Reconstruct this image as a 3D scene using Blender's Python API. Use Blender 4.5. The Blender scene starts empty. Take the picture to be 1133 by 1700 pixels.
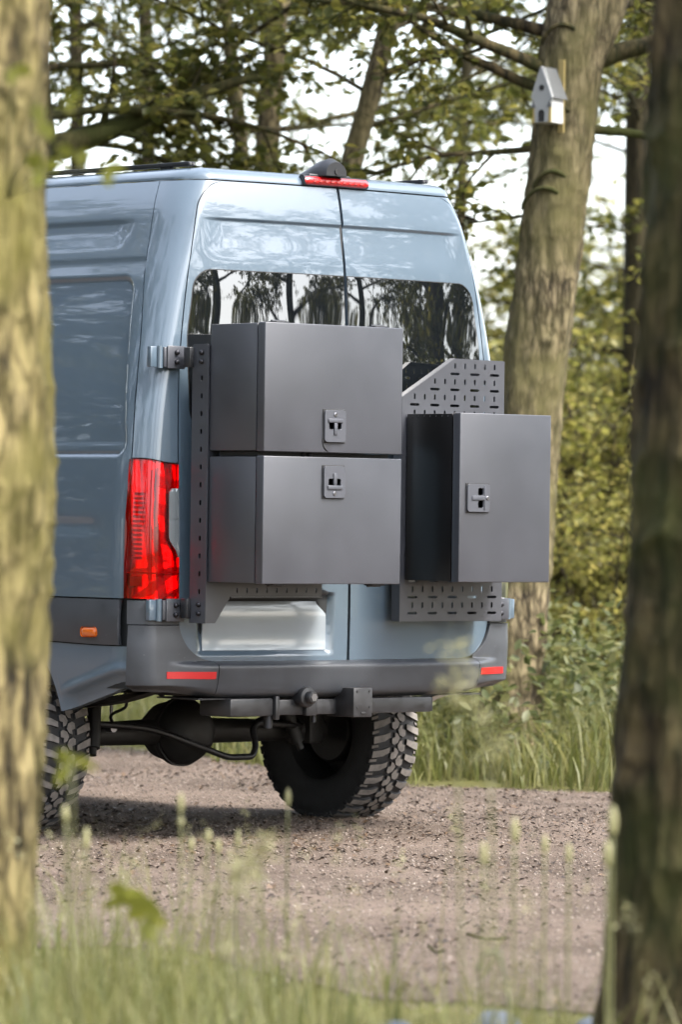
import bpy, bmesh, math, random
import numpy as np
from mathutils import Vector, Matrix
R_ = math.radians
rng = np.random.default_rng(7); random.seed(7)
SC = bpy.context.scene
COL = SC.collection
# ---------------------------------------------------------------- camera
TH = R_(42.0); FPX = 8000.0; ROLL = 0.013
cam_pos = np.array([-13.410, -14.838, 1.345])
dv = np.array([math.sin(TH), math.cos(TH), 0.0]); rv = np.array([math.cos(TH), -math.sin(TH), 0.0]); zv = np.array([0, 0, 1.0])
pit = math.atan(10.0 / FPX)
FW = dv * math.cos(pit) + zv * math.sin(pit); u1 = zv * math.cos(pit) - dv * math.sin(pit)
RT = rv * math.cos(ROLL) + u1 * math.sin(ROLL); UP = u1 * math.cos(ROLL) - rv * math.sin(ROLL)
cd = bpy.data.cameras.new('camera'); cam = bpy.data.objects.new('camera', cd); COL.objects.link(cam)
m = Matrix.Identity(4)
for i in range(3):
    m[i][0] = RT[i]; m[i][1] = UP[i]; m[i][2] = -FW[i]; m[i][3] = cam_pos[i]
cam.matrix_world = m
cd.sensor_fit = 'VERTICAL'; cd.sensor_height = 36.0; cd.lens = FPX / 1700 * 36
cd.clip_start = 0.5; cd.clip_end = 2000
cd.dof.use_dof = True; cd.dof.focus_distance = 19.7; cd.dof.aperture_fstop = 3.2
SC.camera = cam
# ---------------------------------------------------------------- sky, sun, exposure
SUN_AZ = math.atan2(0.30, -0.95); SUN_EL = R_(50)
w = bpy.data.worlds.new('World'); SC.world = w; w.use_nodes = True
nt = w.node_tree; nt.nodes.clear()
sky = nt.nodes.new('ShaderNodeTexSky'); sky.sky_type = 'NISHITA'; sky.sun_disc = False
sky.sun_elevation = SUN_EL; sky.sun_rotation = SUN_AZ; sky.dust_density = 3.0; sky.air_density = 1.0; sky.ozone_density = 1.0
hs = nt.nodes.new('ShaderNodeHueSaturation'); hs.inputs['Saturation'].default_value = 0.50
bg = nt.nodes.new('ShaderNodeBackground'); bg.inputs['Strength'].default_value = 0.15
wo = nt.nodes.new('ShaderNodeOutputWorld')
nt.links.new(sky.outputs[0], hs.inputs['Color']); nt.links.new(hs.outputs[0], bg.inputs[0]); nt.links.new(bg.outputs[0], wo.inputs[0])
sd = bpy.data.lights.new('sun', 'SUN'); sd.energy = 1.5; sd.angle = R_(14); sd.color = (1.0, 0.96, 0.90)
sun = bpy.data.objects.new('sun', sd); COL.objects.link(sun)
sdir = Vector((math.sin(SUN_AZ) * math.cos(SUN_EL), math.cos(SUN_AZ) * math.cos(SUN_EL), math.sin(SUN_EL)))
sun.rotation_euler = (-sdir).to_track_quat('-Z', 'Y').to_euler(); sun.location = (0, -10, 20)
SC.view_settings.view_transform = 'Standard'; SC.view_settings.look = 'None'
SC.view_settings.exposure = 2.5; SC.view_settings.gamma = 1.0; SC.view_settings.use_curve_mapping = False
SC.cycles.use_denoising = True
SC.cycles.max_bounces = 8; SC.cycles.transparent_max_bounces = 12; SC.cycles.diffuse_bounces = 3; SC.cycles.glossy_bounces = 4
SC.cycles.caustics_reflective = False; SC.cycles.caustics_refractive = False
SC.cycles.use_adaptive_sampling = True; SC.cycles.adaptive_threshold = 0.02

# ---------------------------------------------------------------- helpers: layout
def at(px, py, depth):      # world point on the sight line through a photo pixel, at a given distance
    return cam_pos + depth * (FW + RT * (px - 566.5) / FPX - UP * (py - 850.0) / FPX)
def ground_at(px, depth):
    p = at(px, 850, depth); p[2] = 0.0; return p
def onY(px, py, Y):
    v = FW + RT * (px - 566.5) / FPX - UP * (py - 850.0) / FPX
    return cam_pos + v * ((Y - cam_pos[1]) / v[1])
def smooth(a, b, x):
    t = np.clip((np.asarray(x, float) - a) / (b - a), 0, 1); return t * t * (3 - 2 * t)
def vnoise(p, seed=0):      # 3D value noise in [0,1], p (...,3)
    p = np.asarray(p, float); i = np.floor(p).astype(np.int64); f = p - i; f = f * f * (3 - 2 * f)
    def h(ix, iy, iz):
        n = (ix * 374761393 + iy * 668265263 + iz * 2147483647 + seed * 144665) & 0xffffffff
        n = ((n ^ (n >> 13)) * 1274126177) & 0xffffffff
        return ((n ^ (n >> 16)) & 0xffff) / 65535.0
    x, y, z = i[..., 0], i[..., 1], i[..., 2]; fx, fy, fz = f[..., 0], f[..., 1], f[..., 2]
    def l(a, b, t): return a + (b - a) * t
    return l(l(l(h(x, y, z), h(x+1, y, z), fx), l(h(x, y+1, z), h(x+1, y+1, z), fx), fy),
             l(l(h(x, y, z+1), h(x+1, y, z+1), fx), l(h(x, y+1, z+1), h(x+1, y+1, z+1), fx), fy), fz)

# ---------------------------------------------------------------- helpers: objects
def origin(o):
    v = Vector((0, 0, 0))
    while o is not None:
        v = v + o.location; o = o.parent
    return np.array(v)
def tag(o, label=None, cat=None, group=None, kind=None):
    if label: o['label'] = label
    if cat: o['category'] = cat
    if group: o['group'] = group
    if kind: o['kind'] = kind
    return o
def empty(name, loc, parent=None):
    o = bpy.data.objects.new(name, None); COL.objects.link(o); o.empty_display_size = 0.1
    if parent: o.parent = parent; loc = np.array(loc) - origin(parent)
    o.location = tuple(loc); return o
def mesh_obj(name, V, F, mat, parent=None, sharp=40, loc=None, mats=None, midx=None):
    V = np.asarray(V, float)
    org = origin(parent) if parent else np.zeros(3)
    if loc is not None: org = np.asarray(loc, float)
    me = bpy.data.meshes.new(name); me.from_pydata((V - org).tolist(), [], [list(map(int, f)) for f in F])
    if mats:
        for x in mats: me.materials.append(x)
        if midx is not None: me.polygons.foreach_set('material_index', list(midx))
    elif mat: me.materials.append(mat)
    me.update()
    if sharp is not None:
        me.shade_smooth()
        if sharp < 180: me.set_sharp_from_angle(angle=R_(sharp))
    o = bpy.data.objects.new(name, me); COL.objects.link(o)
    if parent: o.parent = parent
    elif loc is not None: o.location = tuple(loc)
    return o
def fast_mesh(name, V, quads, mat, parent=None, loc=None, smooth_=False, tris=False):
    V = np.asarray(V, np.float32); Q = np.asarray(quads, np.int32); n = Q.shape[1]
    org = origin(parent) if parent else np.zeros(3)
    if loc is not None: org = np.asarray(loc, float)
    V = V - org.astype(np.float32)
    me = bpy.data.meshes.new(name)
    me.vertices.add(len(V)); me.vertices.foreach_set('co', V.ravel())
    me.loops.add(Q.size); me.loops.foreach_set('vertex_index', Q.ravel())
    me.polygons.add(len(Q)); me.polygons.foreach_set('loop_start', np.arange(0, Q.size, n, dtype=np.int32))
    me.update(calc_edges=True); me.validate()
    if mat: me.materials.append(mat)
    if smooth_: me.shade_smooth()
    o = bpy.data.objects.new(name, me); COL.objects.link(o)
    if parent: o.parent = parent
    elif loc is not None: o.location = tuple(loc)
    return o
def share(o, name, loc_world, parent, rot=None):      # another object on the same mesh
    c = bpy.data.objects.new(name, o.data); COL.objects.link(c)
    c.parent = parent; c.location = tuple(np.array(loc_world) - origin(parent)) if parent else tuple(loc_world)
    if rot: c.rotation_euler = rot
    return c
class MB:
    def __init__(s): s.V = []; s.F = []
    def add(s, V, F):
        b = len(s.V); s.V += [tuple(map(float, v)) for v in V]; s.F += [tuple(int(i) + b for i in f) for f in F]; return s
    def bm(s, bm):
        bm.verts.ensure_lookup_table(); bm.verts.index_update()
        V = [tuple(v.co) for v in bm.verts]; F = [[v.index for v in f.verts] for f in bm.faces]; bm.free(); return s.add(V, F)
    def box(s, x0, x1, y0, y1, z0, z1, bev=0.0, seg=2, M=None):
        b = bmesh.new(); bmesh.ops.create_cube(b, size=1)
        for v in b.verts: v.co = Vector(((x0+x1)/2 + v.co.x*(x1-x0), (y0+y1)/2 + v.co.y*(y1-y0), (z0+z1)/2 + v.co.z*(z1-z0)))
        if bev > 0: bmesh.ops.bevel(b, geom=b.edges[:], offset=bev, segments=seg, affect='EDGES', profile=0.5)
        if M is not None: bmesh.ops.transform(b, matrix=M, verts=b.verts[:])
        return s.bm(b)
    def cyl(s, p0, p1, r0, r1=None, n=16, cap=True):
        return s.tube([p0, p1], [r0, r0 if r1 is None else r1], n, cap)
    def tube(s, P, rad, n=10, cap=True):
        P = np.asarray(P, float); rad = np.broadcast_to(np.asarray(rad, float), (len(P),))
        T = np.gradient(P, axis=0); T /= np.linalg.norm(T, axis=1)[:, None] + 1e-12
        ref = np.array([0, 0, 1.0]) if abs(T[0][2]) < .9 else np.array([1.0, 0, 0])
        V = []; a = np.linspace(0, 2*np.pi, n, endpoint=False)
        for i in range(len(P)):
            u = np.cross(T[i], ref); u /= np.linalg.norm(u) + 1e-12; v = np.cross(T[i], u); ref = np.cross(u, T[i])
            V.append(P[i] + rad[i] * (np.cos(a)[:, None]*u + np.sin(a)[:, None]*v))
        V = np.concatenate(V); F = []
        for i in range(len(P)-1):
            for k in range(n):
                k2 = (k+1) % n; F.append((i*n+k, i*n+k2, (i+1)*n+k2, (i+1)*n+k))
        if cap: F.append(tuple(range(n))[::-1]); F.append(tuple((len(P)-1)*n + k for k in range(n)))
        return s.add(V, F)
    def lathe(s, prof, c, axis='x', n=48, closed=False):   # prof: (radius, along)
        prof = np.asarray(prof, float); a = np.linspace(0, 2*np.pi, n, endpoint=False); V = []
        for r, t in prof:
            if axis == 'x': V.append(np.stack([np.full(n, t), r*np.cos(a), r*np.sin(a)], 1))
            elif axis == 'y': V.append(np.stack([r*np.cos(a), np.full(n, t), r*np.sin(a)], 1))
            else: V.append(np.stack([r*np.cos(a), r*np.sin(a), np.full(n, t)], 1))
        V = np.concatenate(V) + np.asarray(c, float); F = []; L = len(prof)
        for i in range(L if closed else L-1):
            j = (i+1) % L
            for k in range(n):
                k2 = (k+1) % n; F.append((i*n+k, i*n+k2, j*n+k2, j*n+k))
        return s.add(V, F)
    def prism(s, poly, M, depth):    # 2D polygon (u,v) extruded along w, M maps (u,v,w)->world
        n = len(poly); V = [M @ Vector((u, v, 0)) for u, v in poly] + [M @ Vector((u, v, depth)) for u, v in poly]
        F = [tuple(range(n))[::-1], tuple(range(n, 2*n))] + [(i, (i+1) % n, n+(i+1) % n, n+i) for i in range(n)]
        return s.add(V, F)
    def build(s, name, mat, parent=None, sharp=35, loc=None): return mesh_obj(name, s.V, s.F, mat, parent, sharp, loc)

# ---------------------------------------------------------------- helpers: materials
def mat(name):
    m = bpy.data.materials.new(name); m.use_nodes = True; t = m.node_tree
    return m, t, t.nodes['Principled BSDF'], t.nodes, t.links
KA = .60      # photo tones to surface albedo
def lin(r, g, b):
    f = lambda c: c/12.92 if c <= .04045 else ((c+.055)/1.055)**2.4
    return (f(r/255)*KA, f(g/255)*KA, f(b/255)*KA, 1)
def ramp(N, L, src, stops):
    r = N.new('ShaderNodeValToRGB'); e = r.color_ramp.elements
    while len(e) < len(stops): e.new(.5)
    for k, (p, c) in enumerate(stops): e[k].position = p; e[k].color = c
    L.new(src, r.inputs[0]); return r.outputs[0]
def noise(N, L, scale, detail=4, rough=.5, co=None, vec='Object', sx=None):
    if co is None:
        tc = N.new('ShaderNodeTexCoord'); co = tc.outputs[vec]
    if sx:
        mp = N.new('ShaderNodeMapping'); mp.inputs['Scale'].default_value = sx; L.new(co, mp.inputs[0]); co = mp.outputs[0]
    n = N.new('ShaderNodeTexNoise'); n.inputs['Scale'].default_value = scale; n.inputs['Detail'].default_value = detail; n.inputs['Roughness'].default_value = rough
    L.new(co, n.inputs['Vector']); return n.outputs[0]
def bump(N, L, src, bs, strength=.3, dist=.01):
    b = N.new('ShaderNodeBump'); b.inputs['Strength'].default_value = strength; b.inputs['Distance'].default_value = dist
    L.new(src, b.inputs['Height']); L.new(b.outputs[0], bs.inputs['Normal'])
def simple(name, col, rough=.5, metal=0, coat=0, coat_r=.05, spec=.5, nscale=None, namp=.15, bmp=None, ior=None, rvar=None):
    m, t, b, N, L = mat(name)
    b.inputs['Base Color'].default_value = col; b.inputs['Roughness'].default_value = rough; b.inputs['Metallic'].default_value = metal
    b.inputs['Coat Weight'].default_value = coat; b.inputs['Coat Roughness'].default_value = coat_r; b.inputs['Specular IOR Level'].default_value = spec
    if ior: b.inputs['IOR'].default_value = ior
    if nscale:
        n = noise(N, L, nscale, 5, .6)
        d = tuple(c*(1-namp) for c in col[:3]) + (1,); u = tuple(min(1, c*(1+namp)) for c in col[:3]) + (1,)
        L.new(ramp(N, L, n, [(.3, d), (.7, u)]), b.inputs['Base Color'])
        if rvar: L.new(ramp(N, L, n, [(.35, (rough-rvar,)*3+(1,)), (.65, (rough+rvar,)*3+(1,))]), b.inputs['Roughness'])
    if bmp: bump(N, L, noise(N, L, bmp[0], 3, .6), b, bmp[1], bmp[2])
    return m
M = {}
M['paint'] = simple('blue_grey_paint', lin(88, 105, 119), .35, 0, 1.0, .02)
m_, t_, b_, N_, L_ = M['paint'], M['paint'].node_tree, M['paint'].node_tree.nodes['Principled BSDF'], M['paint'].node_tree.nodes, M['paint'].node_tree.links
bump(N_, L_, noise(N_, L_, 3.2, 2, .5), b_, .05, .012)      # slight waviness of pressed sheet metal
L_.new(b_.inputs['Normal'].links[0].from_socket, b_.inputs['Coat Normal'])
M['plastic'] = simple('dark_grey_bumper_plastic', lin(66, 69, 74), .40, nscale=9, namp=.12, bmp=(900, .15, .001), rvar=.06)
N_, L_ = M['plastic'].node_tree.nodes, M['plastic'].node_tree.links; b_ = N_['Principled BSDF']; src = b_.inputs['Base Color'].links[0].from_socket
mk_ = N_.new('ShaderNodeMix'); mk_.data_type = 'RGBA'; L_.new(ramp(N_, L_, noise(N_, L_, 22, 6, .75, sx=(1, 1, 4)), [(.66, (0, 0, 0, 1)), (.72, (1, 1, 1, 1))]), mk_.inputs[0]); L_.new(src, mk_.inputs[6]); mk_.inputs[7].default_value = lin(128, 128, 128); L_.new(mk_.outputs[2], b_.inputs['Base Color'])   # scuffs
M['powder'] = simple('dark_powder_coat', lin(62, 64, 71), .39, nscale=2.6, namp=.11, bmp=(700, .10, .001), rvar=.05, spec=.8)
M['black'] = simple('black_rubber', lin(24, 24, 25), .6)
M['seam'] = simple('seam_black', lin(14, 20, 22), .7)
M['glass'] = simple('privacy_glass', (.004, .005, .006, 1), .0, spec=.5, ior=2.1)
M['bolt'] = simple('blackened_bolt', lin(58, 58, 62), .35, .8)
M['steel'] = simple('zinc_steel', lin(170, 170, 175), .3, 1.0)
M['latch'] = simple('satin_grey_latch', lin(88, 90, 97), .38, .2)
M['hitch'] = simple('black_painted_steel', lin(44, 44, 46), .38, 0, nscale=25, namp=.3, rvar=.1)
M['under'] = simple('dirty_chassis_black', lin(40, 39, 38), .6, nscale=14, namp=.3)
M['rubber'] = simple('tyre_rubber', lin(38, 38, 39), .75, nscale=18, namp=.3)
M['lug'] = simple('dusty_tyre_tread', lin(128, 122, 116), .85, nscale=30, namp=.3)
M['rim'] = simple('black_wheel', lin(28, 28, 29), .5)
M['orange'] = simple('orange_lens', (.5, .10, .006, 1), .2, coat=1)
M['reflector'] = simple('red_reflector', (.40, .008, .010, 1), .25, coat=1)
M['black_gloss'] = simple('black_plastic_housing', lin(40, 41, 44), .35)
M['plate'] = simple('painted_highlight_pale', lin(160, 170, 177), .2, .1, 1.0)  # pale tone carries the sky highlight of the body-coloured recess
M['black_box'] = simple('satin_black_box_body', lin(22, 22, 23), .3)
M['alu'] = simple('black_alu_profile', lin(52, 54, 58), .4, .5)
def lens_mat(name, col, fac=.07):
    m = bpy.data.materials.new(name); m.use_nodes = True; t = m.node_tree; t.nodes.clear()
    o = t.nodes.new('ShaderNodeOutputMaterial'); mx = t.nodes.new('ShaderNodeMixShader'); tr = t.nodes.new('ShaderNodeBsdfTransparent'); g = t.nodes.new('ShaderNodeBsdfGlossy'); fr = t.nodes.new('ShaderNodeFresnel')
    fr.inputs[0].default_value = 1.5; tr.inputs[0].default_value = col; g.inputs['Roughness'].default_value = .02
    t.links.new(fr.outputs[0], mx.inputs[0]); t.links.new(tr.outputs[0], mx.inputs[1]); t.links.new(g.outputs[0], mx.inputs[2]); t.links.new(mx.outputs[0], o.inputs[0]); return m
M['red_lens'] = lens_mat('red_lens', (1.0, .02, .025, 1)); M['clear_lens'] = lens_mat('clear_lens', (.86, .9, .92, 1))
M['lamp_in'] = simple('lamp_reflector', (.8, .8, .8, 1), .22, .75, nscale=60, namp=.08)
M['lamp_dark'] = simple('lamp_dark_insert', (.34, .2, .2, 1), .3)
def bark(name, c1, c2, c3, sc=6):
    m, t, b, N, L = mat(name)
    n1 = noise(N, L, sc, 8, .65, sx=(1, 1, .22)); n2 = noise(N, L, 1.6, 4, .6)
    r0 = ramp(N, L, n1, [(.38, c1), (.58, c2)])
    tc = N.new('ShaderNodeTexCoord'); mp = N.new('ShaderNodeMapping'); mp.inputs['Scale'].default_value = (1, 1, .32); L.new(tc.outputs['Object'], mp.inputs[0])
    nz = N.new('ShaderNodeTexNoise'); nz.inputs['Scale'].default_value = 7; L.new(mp.outputs[0], nz.inputs['Vector'])
    va = N.new('ShaderNodeVectorMath'); va.operation = 'MULTIPLY_ADD'; L.new(nz.outputs[1], va.inputs[0]); va.inputs[1].default_value = (.12, .12, .12); L.new(mp.outputs[0], va.inputs[2])
    vo = N.new('ShaderNodeTexVoronoi'); vo.feature = 'DISTANCE_TO_EDGE'; vo.inputs['Scale'].default_value = sc*.75; L.new(va.outputs[0], vo.inputs['Vector'])
    ck = ramp(N, L, vo.outputs['Distance'], [(.0, (.22, .2, .17, 1)), (.16, (1, 1, 1, 1))])
    mk = N.new('ShaderNodeMix'); mk.data_type = 'RGBA'; mk.blend_type = 'MULTIPLY'; mk.inputs[0].default_value = .85; L.new(r0, mk.inputs[6]); L.new(ck, mk.inputs[7]); r1 = mk.outputs[2]
    mx = N.new('ShaderNodeMix'); mx.data_type = 'RGBA'; L.new(ramp(N, L, n2, [(.40, (0, 0, 0, 1)), (.66, (1, 1, 1, 1))]), mx.inputs[0]); L.new(r1, mx.inputs[6]); mx.inputs[7].default_value = c3
    L.new(mx.outputs[2], b.inputs['Base Color']); b.inputs['Roughness'].default_value = .9; b.inputs['Specular IOR Level'].default_value = .2
    bump(N, L, n1, b, .9, .02); return m
M['bark_left'] = bark('pale_olive_bark', lin(36, 29, 16), lin(160, 145, 102), lin(112, 106, 54), 20)
M['bark_right'] = bark('dark_mossy_bark', lin(20, 16, 10), lin(98, 84, 58), lin(62, 66, 28), 20)
M['bark_mid'] = bark('tan_bark', lin(50, 43, 30), lin(150, 136, 106), lin(104, 98, 62), 26)
M['bark_far'] = bark('grey_green_bark', lin(34, 29, 20), lin(84, 75, 54), lin(60, 56, 32), 18)
def leafmat(name, c1, c2, c3, trans=.45):
    if trans > 0: c1, c2, c3 = [tuple(q*KA for q in c[:3]) + (1,) for c in (c1, c2, c3)]
    m = bpy.data.materials.new(name); m.use_nodes = True; t = m.node_tree; N = t.nodes; L = t.links; N.clear()
    o = N.new('ShaderNodeOutputMaterial'); g = N.new('ShaderNodeNewGeometry')
    col = ramp(N, L, g.outputs['Random Per Island'], [(.0, c1), (.55, c2), (1.0, c3)])
    b = N.new('ShaderNodeBsdfPrincipled'); b.inputs['Roughness'].default_value = .45; b.inputs['Specular IOR Level'].default_value = .35; L.new(col, b.inputs['Base Color'])
    tr = N.new('ShaderNodeBsdfTranslucent'); hs = N.new('ShaderNodeHueSaturation'); hs.inputs['Hue'].default_value = .485; hs.inputs['Value'].default_value = 1.6; L.new(col, hs.inputs['Color']); L.new(hs.outputs[0], tr.inputs[0])
    mx = N.new('ShaderNodeMixShader'); mx.inputs[0].default_value = trans; L.new(b.outputs[0], mx.inputs[1]); L.new(tr.outputs[0], mx.inputs[2]); L.new(mx.outputs[0], o.inputs[0]); return m
M['leaf'] = leafmat('tree_leaf', (.055, .070, .016, 1), (.125, .138, .030, 1), (.24, .225, .050, 1), .6)
M['leaf_bright'] = leafmat('shrub_leaf', (.13, .145, .030, 1), (.26, .26, .060, 1), (.42, .38, .11, 1), .6)
M['leaf_yellow'] = leafmat('young_leaf', (.13, .15, .02, 1), (.19, .20, .03, 1), (.26, .25, .05, 1))
M['grass'] = leafmat('grass_blade', (.12, .14, .036, 1), (.21, .22, .066, 1), (.33, .31, .13, 1), .45)
M['weed'] = leafmat('nettle_leaf', (.075, .095, .030, 1), (.15, .17, .055, 1), (.25, .25, .10, 1), .45)
M['seed'] = leafmat('seed_head', (.34, .33, .16, 1), (.38, .36, .18, 1), (.42, .40, .21, 1), .3)
M['stem'] = leafmat('grass_stem', (.14, .15, .06, 1), (.17, .17, .07, 1), (.2, .19, .08, 1), .2)

# gravel track, soil
def gravel_mat():
    m, t, b, N, L = mat('pinkish_gravel')
    n1 = noise(N, L, 70, 8, .75); n2 = noise(N, L, 1.1, 5, .6); n3 = noise(N, L, 24, 5, .65)
    c1 = ramp(N, L, n1, [(.30, lin(76, 65, 56)), (.5, lin(130, 115, 103)), (.72, lin(176, 160, 147))])
    c2 = ramp(N, L, n2, [(.36, lin(80, 66, 54)), (.62, lin(150, 132, 119))])
    mx = N.new('ShaderNodeMix'); mx.data_type = 'RGBA'; mx.inputs[0].default_value = .5; L.new(c1, mx.inputs[6]); L.new(c2, mx.inputs[7])
    m2 = N.new('ShaderNodeMix'); m2.data_type = 'RGBA'; m2.blend_type = 'MULTIPLY'; m2.inputs[0].default_value = .5; L.new(mx.outputs[2], m2.inputs[6]); L.new(ramp(N, L, n3, [(.34, (.45, .42, .4, 1)), (.55, (1, 1, 1, 1))]), m2.inputs[7])
    L.new(m2.outputs[2], b.inputs['Base Color']); b.inputs['Roughness'].default_value = .95; b.inputs['Specular IOR Level'].default_value = .15
    bump(N, L, n1, b, .8, .02); return m
M['gravel'] = gravel_mat()
M['soil'] = simple('grassy_soil', lin(92, 90, 52), .95, nscale=3, namp=.35, spec=.1)
M['stone'] = leafmat('pebbles', lin(88, 75, 64), lin(130, 115, 102), lin(176, 162, 149), 0.0)
M['litter'] = leafmat('leaf_litter', lin(44, 34, 28), lin(74, 58, 46), lin(110, 88, 66), 0.0)

# ================================================================ GROUND
g = MB().add([(-700, -700, 0), (700, -700, 0), (700, 700, 0), (-700, 700, 0)], [(0, 1, 2, 3)]).build('ground', M['soil'], None, None); tag(g, kind='structure')
def edge_pts(spec): return np.array([ground_at(px, d) for px, d in spec])
far_edge = [(-9000, 44), (-3000, 38), (-900, 31.5), (0, 28.5), (300, 27.2), (500, 25.4), (680, 24.3), (860, 24.0), (1040, 23.6), (2000, 22.5), (5000, 21.0), (11000, 20)]
near_edge = [(-16000, 24), (-5000, 18.5), (-1200, 16.2), (0, 15.2), (300, 14.7), (500, 14.1), (680, 13.6), (860, 13.2), (1040, 12.9), (2200, 12.2), (6000, 11.0), (15000, 10)]
def subdiv_edge(E, n=14):
    E = edge_pts(E); out = []
    for i in range(len(E)-1):
        for t in np.linspace(0, 1, n, endpoint=False): out.append(E[i]*(1-t) + E[i+1]*t)
    return np.array(out + [E[-1]])
fe = subdiv_edge(far_edge); ne = subdiv_edge(near_edge)
for E_, s_ in ((fe, 1), (ne, 5)):
    E_ += (vnoise(np.stack([E_[:, 0]*1.7, E_[:, 1]*1.7, np.full(len(E_), s_)], 1), s_)[:, None] - .5) * .5 * dv
V = []; F = []; NR = 40
for i in range(len(fe)):
    for j in range(NR+1):
        t = j/NR; p = ne[i]*(1-t) + fe[i]*t; V.append(p)
V = np.array(V)
hz = (vnoise(V*np.array([.9, .9, 0]), 3) - .5)*.05
tt = np.tile(np.linspace(0, 1, NR+1), len(fe)); fade = smooth(0, .08, tt)*smooth(1, .92, tt)
V[:, 2] = .006 + np.clip(hz + .02, 0, 1) * fade * .5
for i in range(len(fe)-1):
    for j in range(NR): a = i*(NR+1)+j; F.append((a, a+NR+1, a+NR+2, a+1))
gt = mesh_obj('gravel_track', V, F, M['gravel'], None, 180); tag(gt, kind='structure')

# ================================================================ VAN
VAN = empty('camper_van', (0, 1.0, 0))
tag(VAN, 'blue-grey high-roof panel van with off-road tyres and rear-door boxes, parked on gravel', 'van')
ZT = 2.722
_wz = [0.40, .62, .75, 1.0, 1.3, 1.7, 2.05, 2.3, 2.46, 2.61, 2.722, 2.8]
_ww = [1.03, 1.045, 1.055, 1.06, 1.055, 1.025, .965, .905, .852, .800, .742, .69]
def pch(x, xs, ys):     # smooth monotone interpolation
    xs = np.array(xs); ys = np.array(ys); h = np.diff(xs); d = np.diff(ys)/h; mm = np.zeros(len(xs))
    mm[1:-1] = np.where(d[:-1]*d[1:] > 0, 2*d[:-1]*d[1:]/(d[:-1]+d[1:]+1e-12), 0); mm[0] = d[0]; mm[-1] = d[-1]
    x = np.clip(np.asarray(x, float), xs[0], xs[-1]); k = np.clip(np.searchsorted(xs, x) - 1, 0, len(h)-1); t = (x-xs[k])/h[k]
    return ys[k]*(1+2*t)*(1-t)**2 + h[k]*mm[k]*t*(1-t)**2 + ys[k+1]*t*t*(3-2*t) + h[k]*mm[k+1]*t*t*(t-1)
def Wd(z): return pch(z, _wz, _ww)
def tilt(z): return pch(z, [.4, .7, 1.0, 1.6, 2.0, 2.15, 2.35, 2.45, 2.57, 2.64, 2.72, 2.8], [.004, .001, -.003, .010, .028, .037, .050, .059, .071, .084, .104, .13])
KB = .07/.865**2; RX = .09; RY = .17; LC = .21
def S0(s, z):
    s = np.asarray(s, float); z = np.asarray(z, float); s, z = np.broadcast_arrays(s, z)
    sg = np.where(s < 0, -1.0, 1.0); a_ = np.abs(s); W = Wd(z); wq = W - RX
    ang = np.clip((a_-wq)/LC, 0, 1)*np.pi/2
    x = np.where(a_ < wq, a_, wq + RX*np.sin(ang)); y = tilt(z) + KB*x*x + RY*(1-np.cos(ang)) + np.clip(a_-wq-LC, 0, None)
    return np.stack([sg*x, y, z], -1)
def Sn(s, z):
    e = .004
    ds = S0(s+e, z) - S0(s-e, z); dz = S0(s, z+e) - S0(s, z-e)
    n = np.cross(ds, dz); return n/(np.linalg.norm(n, axis=-1)[..., None] + 1e-12)
def S(s, z, off=0.0):
    s = np.asarray(s, float); z = np.asarray(z, float); off = np.asarray(off, float); s, z, off = np.broadcast_arrays(s, z, off)
    return S0(s, z) + Sn(s, z)*off[..., None]
def grid_mesh(P, flange=0.0, N=None):    # P (r,c,3) grid -> verts, faces with edges turned inward along -N
    r, c = P.shape[:2]; V = P.reshape(-1, 3); F = []
    for i in range(r-1):
        for j in range(c-1): a = i*c+j; F.append((a, a+1, a+c+1, a+c))
    if flange:
        loop = [j for j in range(c)] + [i*c+c-1 for i in range(1, r)] + [(r-1)*c+j for j in range(c-2, -1, -1)] + [i*c for i in range(r-2, 0, -1)]
        Nf = N.reshape(-1, 3); b = len(V); V = np.concatenate([V, V[loop] - Nf[loop]*flange]); n = len(loop)
        for k in range(n): F.append((loop[k], b+k, b+(k+1) % n, loop[(k+1) % n]))
    return V, F
def dense(a, b, step, ends=0.06, fine=.006):     # z rows, finer towards both ends
    m_ = np.arange(a+ends, b-ends, step); q = ends*(1-np.cos(np.linspace(0, np.pi/2, 14)))
    return np.unique(np.round(np.concatenate([a+q, m_, b-q, [b-ends]]), 5))
def patch(zs, sl, sr, nc, off=0.0, flange=.02):
    zs = np.asarray(zs); t = np.linspace(0, 1, nc)[None, :]; l = sl(zs)[:, None]; r = sr(zs)[:, None]
    s_ = l + (r-l)*t; z_ = np.broadcast_to(zs[:, None], s_.shape); o = off(s_, z_) if callable(off) else off
    P = S(s_, z_, o); return grid_mesh(P, flange, Sn(s_, z_))
# --- outlines on the rear surface
def round_edge(z, e, z0, z1, r0, r1):     # outer edge e(z) rounded at bottom (r0) and top (r1)
    b = np.clip(r0-(z-z0), 0, r0); t = np.clip(r1-(z1-z), 0, r1)
    return e - (r0-np.sqrt(np.clip(r0*r0-b*b, 0, None))) - (r1-np.sqrt(np.clip(r1*r1-t*t, 0, None)))
def door_edge(z): return round_edge(z, pch(z, [.7, 1.0, 1.6, 1.92, 2.07, 2.4, 2.6, 2.75], [.86, .865, .866, .857, .842, .79, .750, .695]), .757, 2.716, .17, .12)
def seam_s(z):
    a = pch(z, [.5, 1.0, 1.6, 2.07, 2.39, 2.72, 2.8], [57, 57, 58, 68, 88, 108, 112]); return Wd(z) - RX + LC*a/90
GAP = .006
# --- dark liner behind all the panel gaps
zl = np.linspace(.64, ZT+.01, 60); sl_ = np.concatenate([-np.linspace(4.0, 1.3, 12), np.linspace(-1.25, 1.25, 90), np.linspace(1.3, 4.0, 12)])
SS, ZZ = np.meshgrid(sl_, zl); V, F = grid_mesh(S(SS, ZZ, -.026)); mesh_obj('inner_shell', V, F, M['seam'], VAN, 180)
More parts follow.
